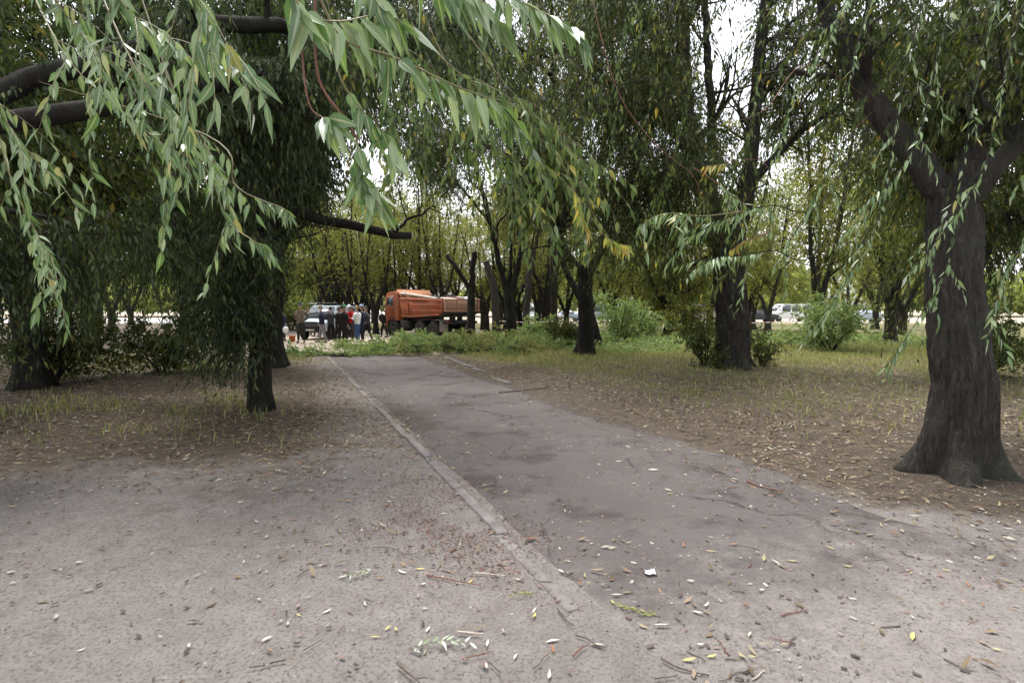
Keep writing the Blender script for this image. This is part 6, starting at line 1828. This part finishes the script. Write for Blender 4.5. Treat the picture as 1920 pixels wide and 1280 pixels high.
L_, R_ = math.pi / 2, -math.pi / 2      # facing left / right in the photo; 0 = away, pi = towards us
person('person in a camouflage jacket, dark green cap and dark trousers, standing apart at the left', 564, 25.4, 1.76, math.pi + 0.15, 'camo', 'darkcamo', 'hair_dark', 'teal', 0.05, ('back', 'back'), build=1.1)
person('grey haired person in a navy jacket and light grey trousers facing left', 604, 25.5, 1.66, L_ + 0.2, 'navy', 'grey', 'hair_grey', None, 0.16, ('down', 'pocket'), lean=0.03, build=1.1)
person('person in black seen from behind, standing in front of the maroon and red jackets', 641, 25.6, 1.66, -0.15, 'black', 'black', 'hair_dark', None, 0.06, ('front', 'down'), build=1.2)
person('person in dark clothes leaning in at the left side of the group', 632, 27.2, 1.62, R_ + 0.3, 'black', 'black', 'hair_dark', None, 0.1, ('front', 'down'), lean=0.06, build=1.1)
person('person in a maroon jacket with a green cap in the middle of the group', 645, 27.0, 1.72, R_ - 0.4, 'maroon', 'black', 'hair_fair', 'green', 0.05, ('front', 'front'))
person('person in a bright red jacket with a white cap in the middle of the group', 655.5, 27.4, 1.74, math.pi - 0.1, 'red', 'darkgrey', 'hair_dark', 'white', 0.1, ('front', 'out'))
person('person in a white shirt and blue jeans facing left, arms forward', 670, 26.0, 1.66, L_ - 0.35, 'white', 'jeans', 'hair_fair', None, 0.04, ('front', 'front'), shoe='white')
person('person in a navy jacket with a pale blue cap right of the white shirt', 679, 26.6, 1.72, L_ - 0.1, 'navy', 'navy', 'hair_dark', 'lightblue', 0.08, ('hip', 'front'), shoe='brown')
person('person in dark jacket and black trousers stepping out at the right of the group', 687.5, 27.6, 1.70, L_ + 0.5, 'darkgrey', 'black', 'hair_dark', None, 0.22, ('hip', 'down'))
person('person in brown and purple clothes half hidden behind the white shirt', 663, 28.0, 1.62, L_ + 0.4, 'purple', 'khaki', 'hair_dark', None, 0.1, ('front', 'down'))
person('distant person in pale grey clothes left of the off road car', 579, 35, 1.72, math.pi, 'grey', 'khaki', 'hair_dark', None, 0.08, ('down', 'down'))
person('distant person in white beside the pale grey one, left of the off road car', 585.5, 34.5, 1.66, math.pi + 0.3, 'white', 'grey', 'hair_fair', None, 0.08, ('down', 'hip'))
person('distant person in a black jacket just left of the navy jacket', 593, 33, 1.74, math.pi - 0.4, 'black', 'darkgrey', 'hair_dark', None, 0.06, ('down', 'down'))
person('dark clothed grey haired person at the far left behind the leafy willow', 478, 19.5, 1.74, R_ + 0.3, 'black', 'black', 'hair_grey', None, 0.08, ('front', 'down'), build=1.15)
person('person in navy with a white bag partly hidden behind the leafy trees', 531, 29, 1.62, L_, 'navy', 'navy', 'hair_dark', None, 0.1, ('down', 'down'))
person('person in dark clothes beside the front wheel of the truck cab', 720, 31.6, 1.60, L_ + 0.9, 'black', 'black', 'hair_dark', None, 0.14, ('down', 'front'), lean=0.14)

person('person in a dark jacket seen from behind at the bonnet of the off road car', 620, 27.8, 1.68, 0.4, 'darkgrey', 'black', 'hair_dark', None, 0.08, ('front', 'down'), build=1.1)
# white bag held by the person in navy, orange bucket
x, d = P(535, 600, 28.8)[0], 28.8
bag = empty('carrier_bag', (x, d, h1(x, d) + 0.42)); tag(bag, 'white carrier bag held by the person in navy behind the leaves', 'bag')
part('bag_body', CL['white'], bag, lambda g: g.lathe([(0, 0.10), (0.08, 0.15), (0.25, 0.14), (0.34, 0.06), (0.345, 0.001)], (0, 0, 0), 'Z', 12), True)
part('handle', CL['white'], bag, lambda g: g.tube(polyline([(-0.06, 0, 0.3), (-0.03, 0, 0.46), (0.03, 0, 0.46), (0.06, 0, 0.3)], 12), np.full(12, 0.008), 6))
x, y = at(548, 639)
bk = empty('bucket', (x, y, h1(x, y))); tag(bk, 'small orange bucket on the ground beside the camouflage jacket', 'bucket')
part('bucket_shell', plain_mat('orange_plastic', (0.42, 0.12, 0.035), 0.5, var=0.15), bk, lambda g: g.lathe([(0.0, 0.001), (0.0, 0.12), (0.28, 0.16), (0.285, 0.175), (0.3, 0.175), (0.3, 0.15), (0.03, 0.11), (0.03, 0.001)], (0, 0, 0), 'Z', 20), True)
part('handle', M['grey_metal'], bk, lambda g: g.tube(polyline([(-0.16, 0, 0.27), (-0.13, 0.05, 0.36), (0.0, 0.08, 0.40), (0.13, 0.05, 0.36), (0.16, 0, 0.27)], 14), np.full(14, 0.006), 6))
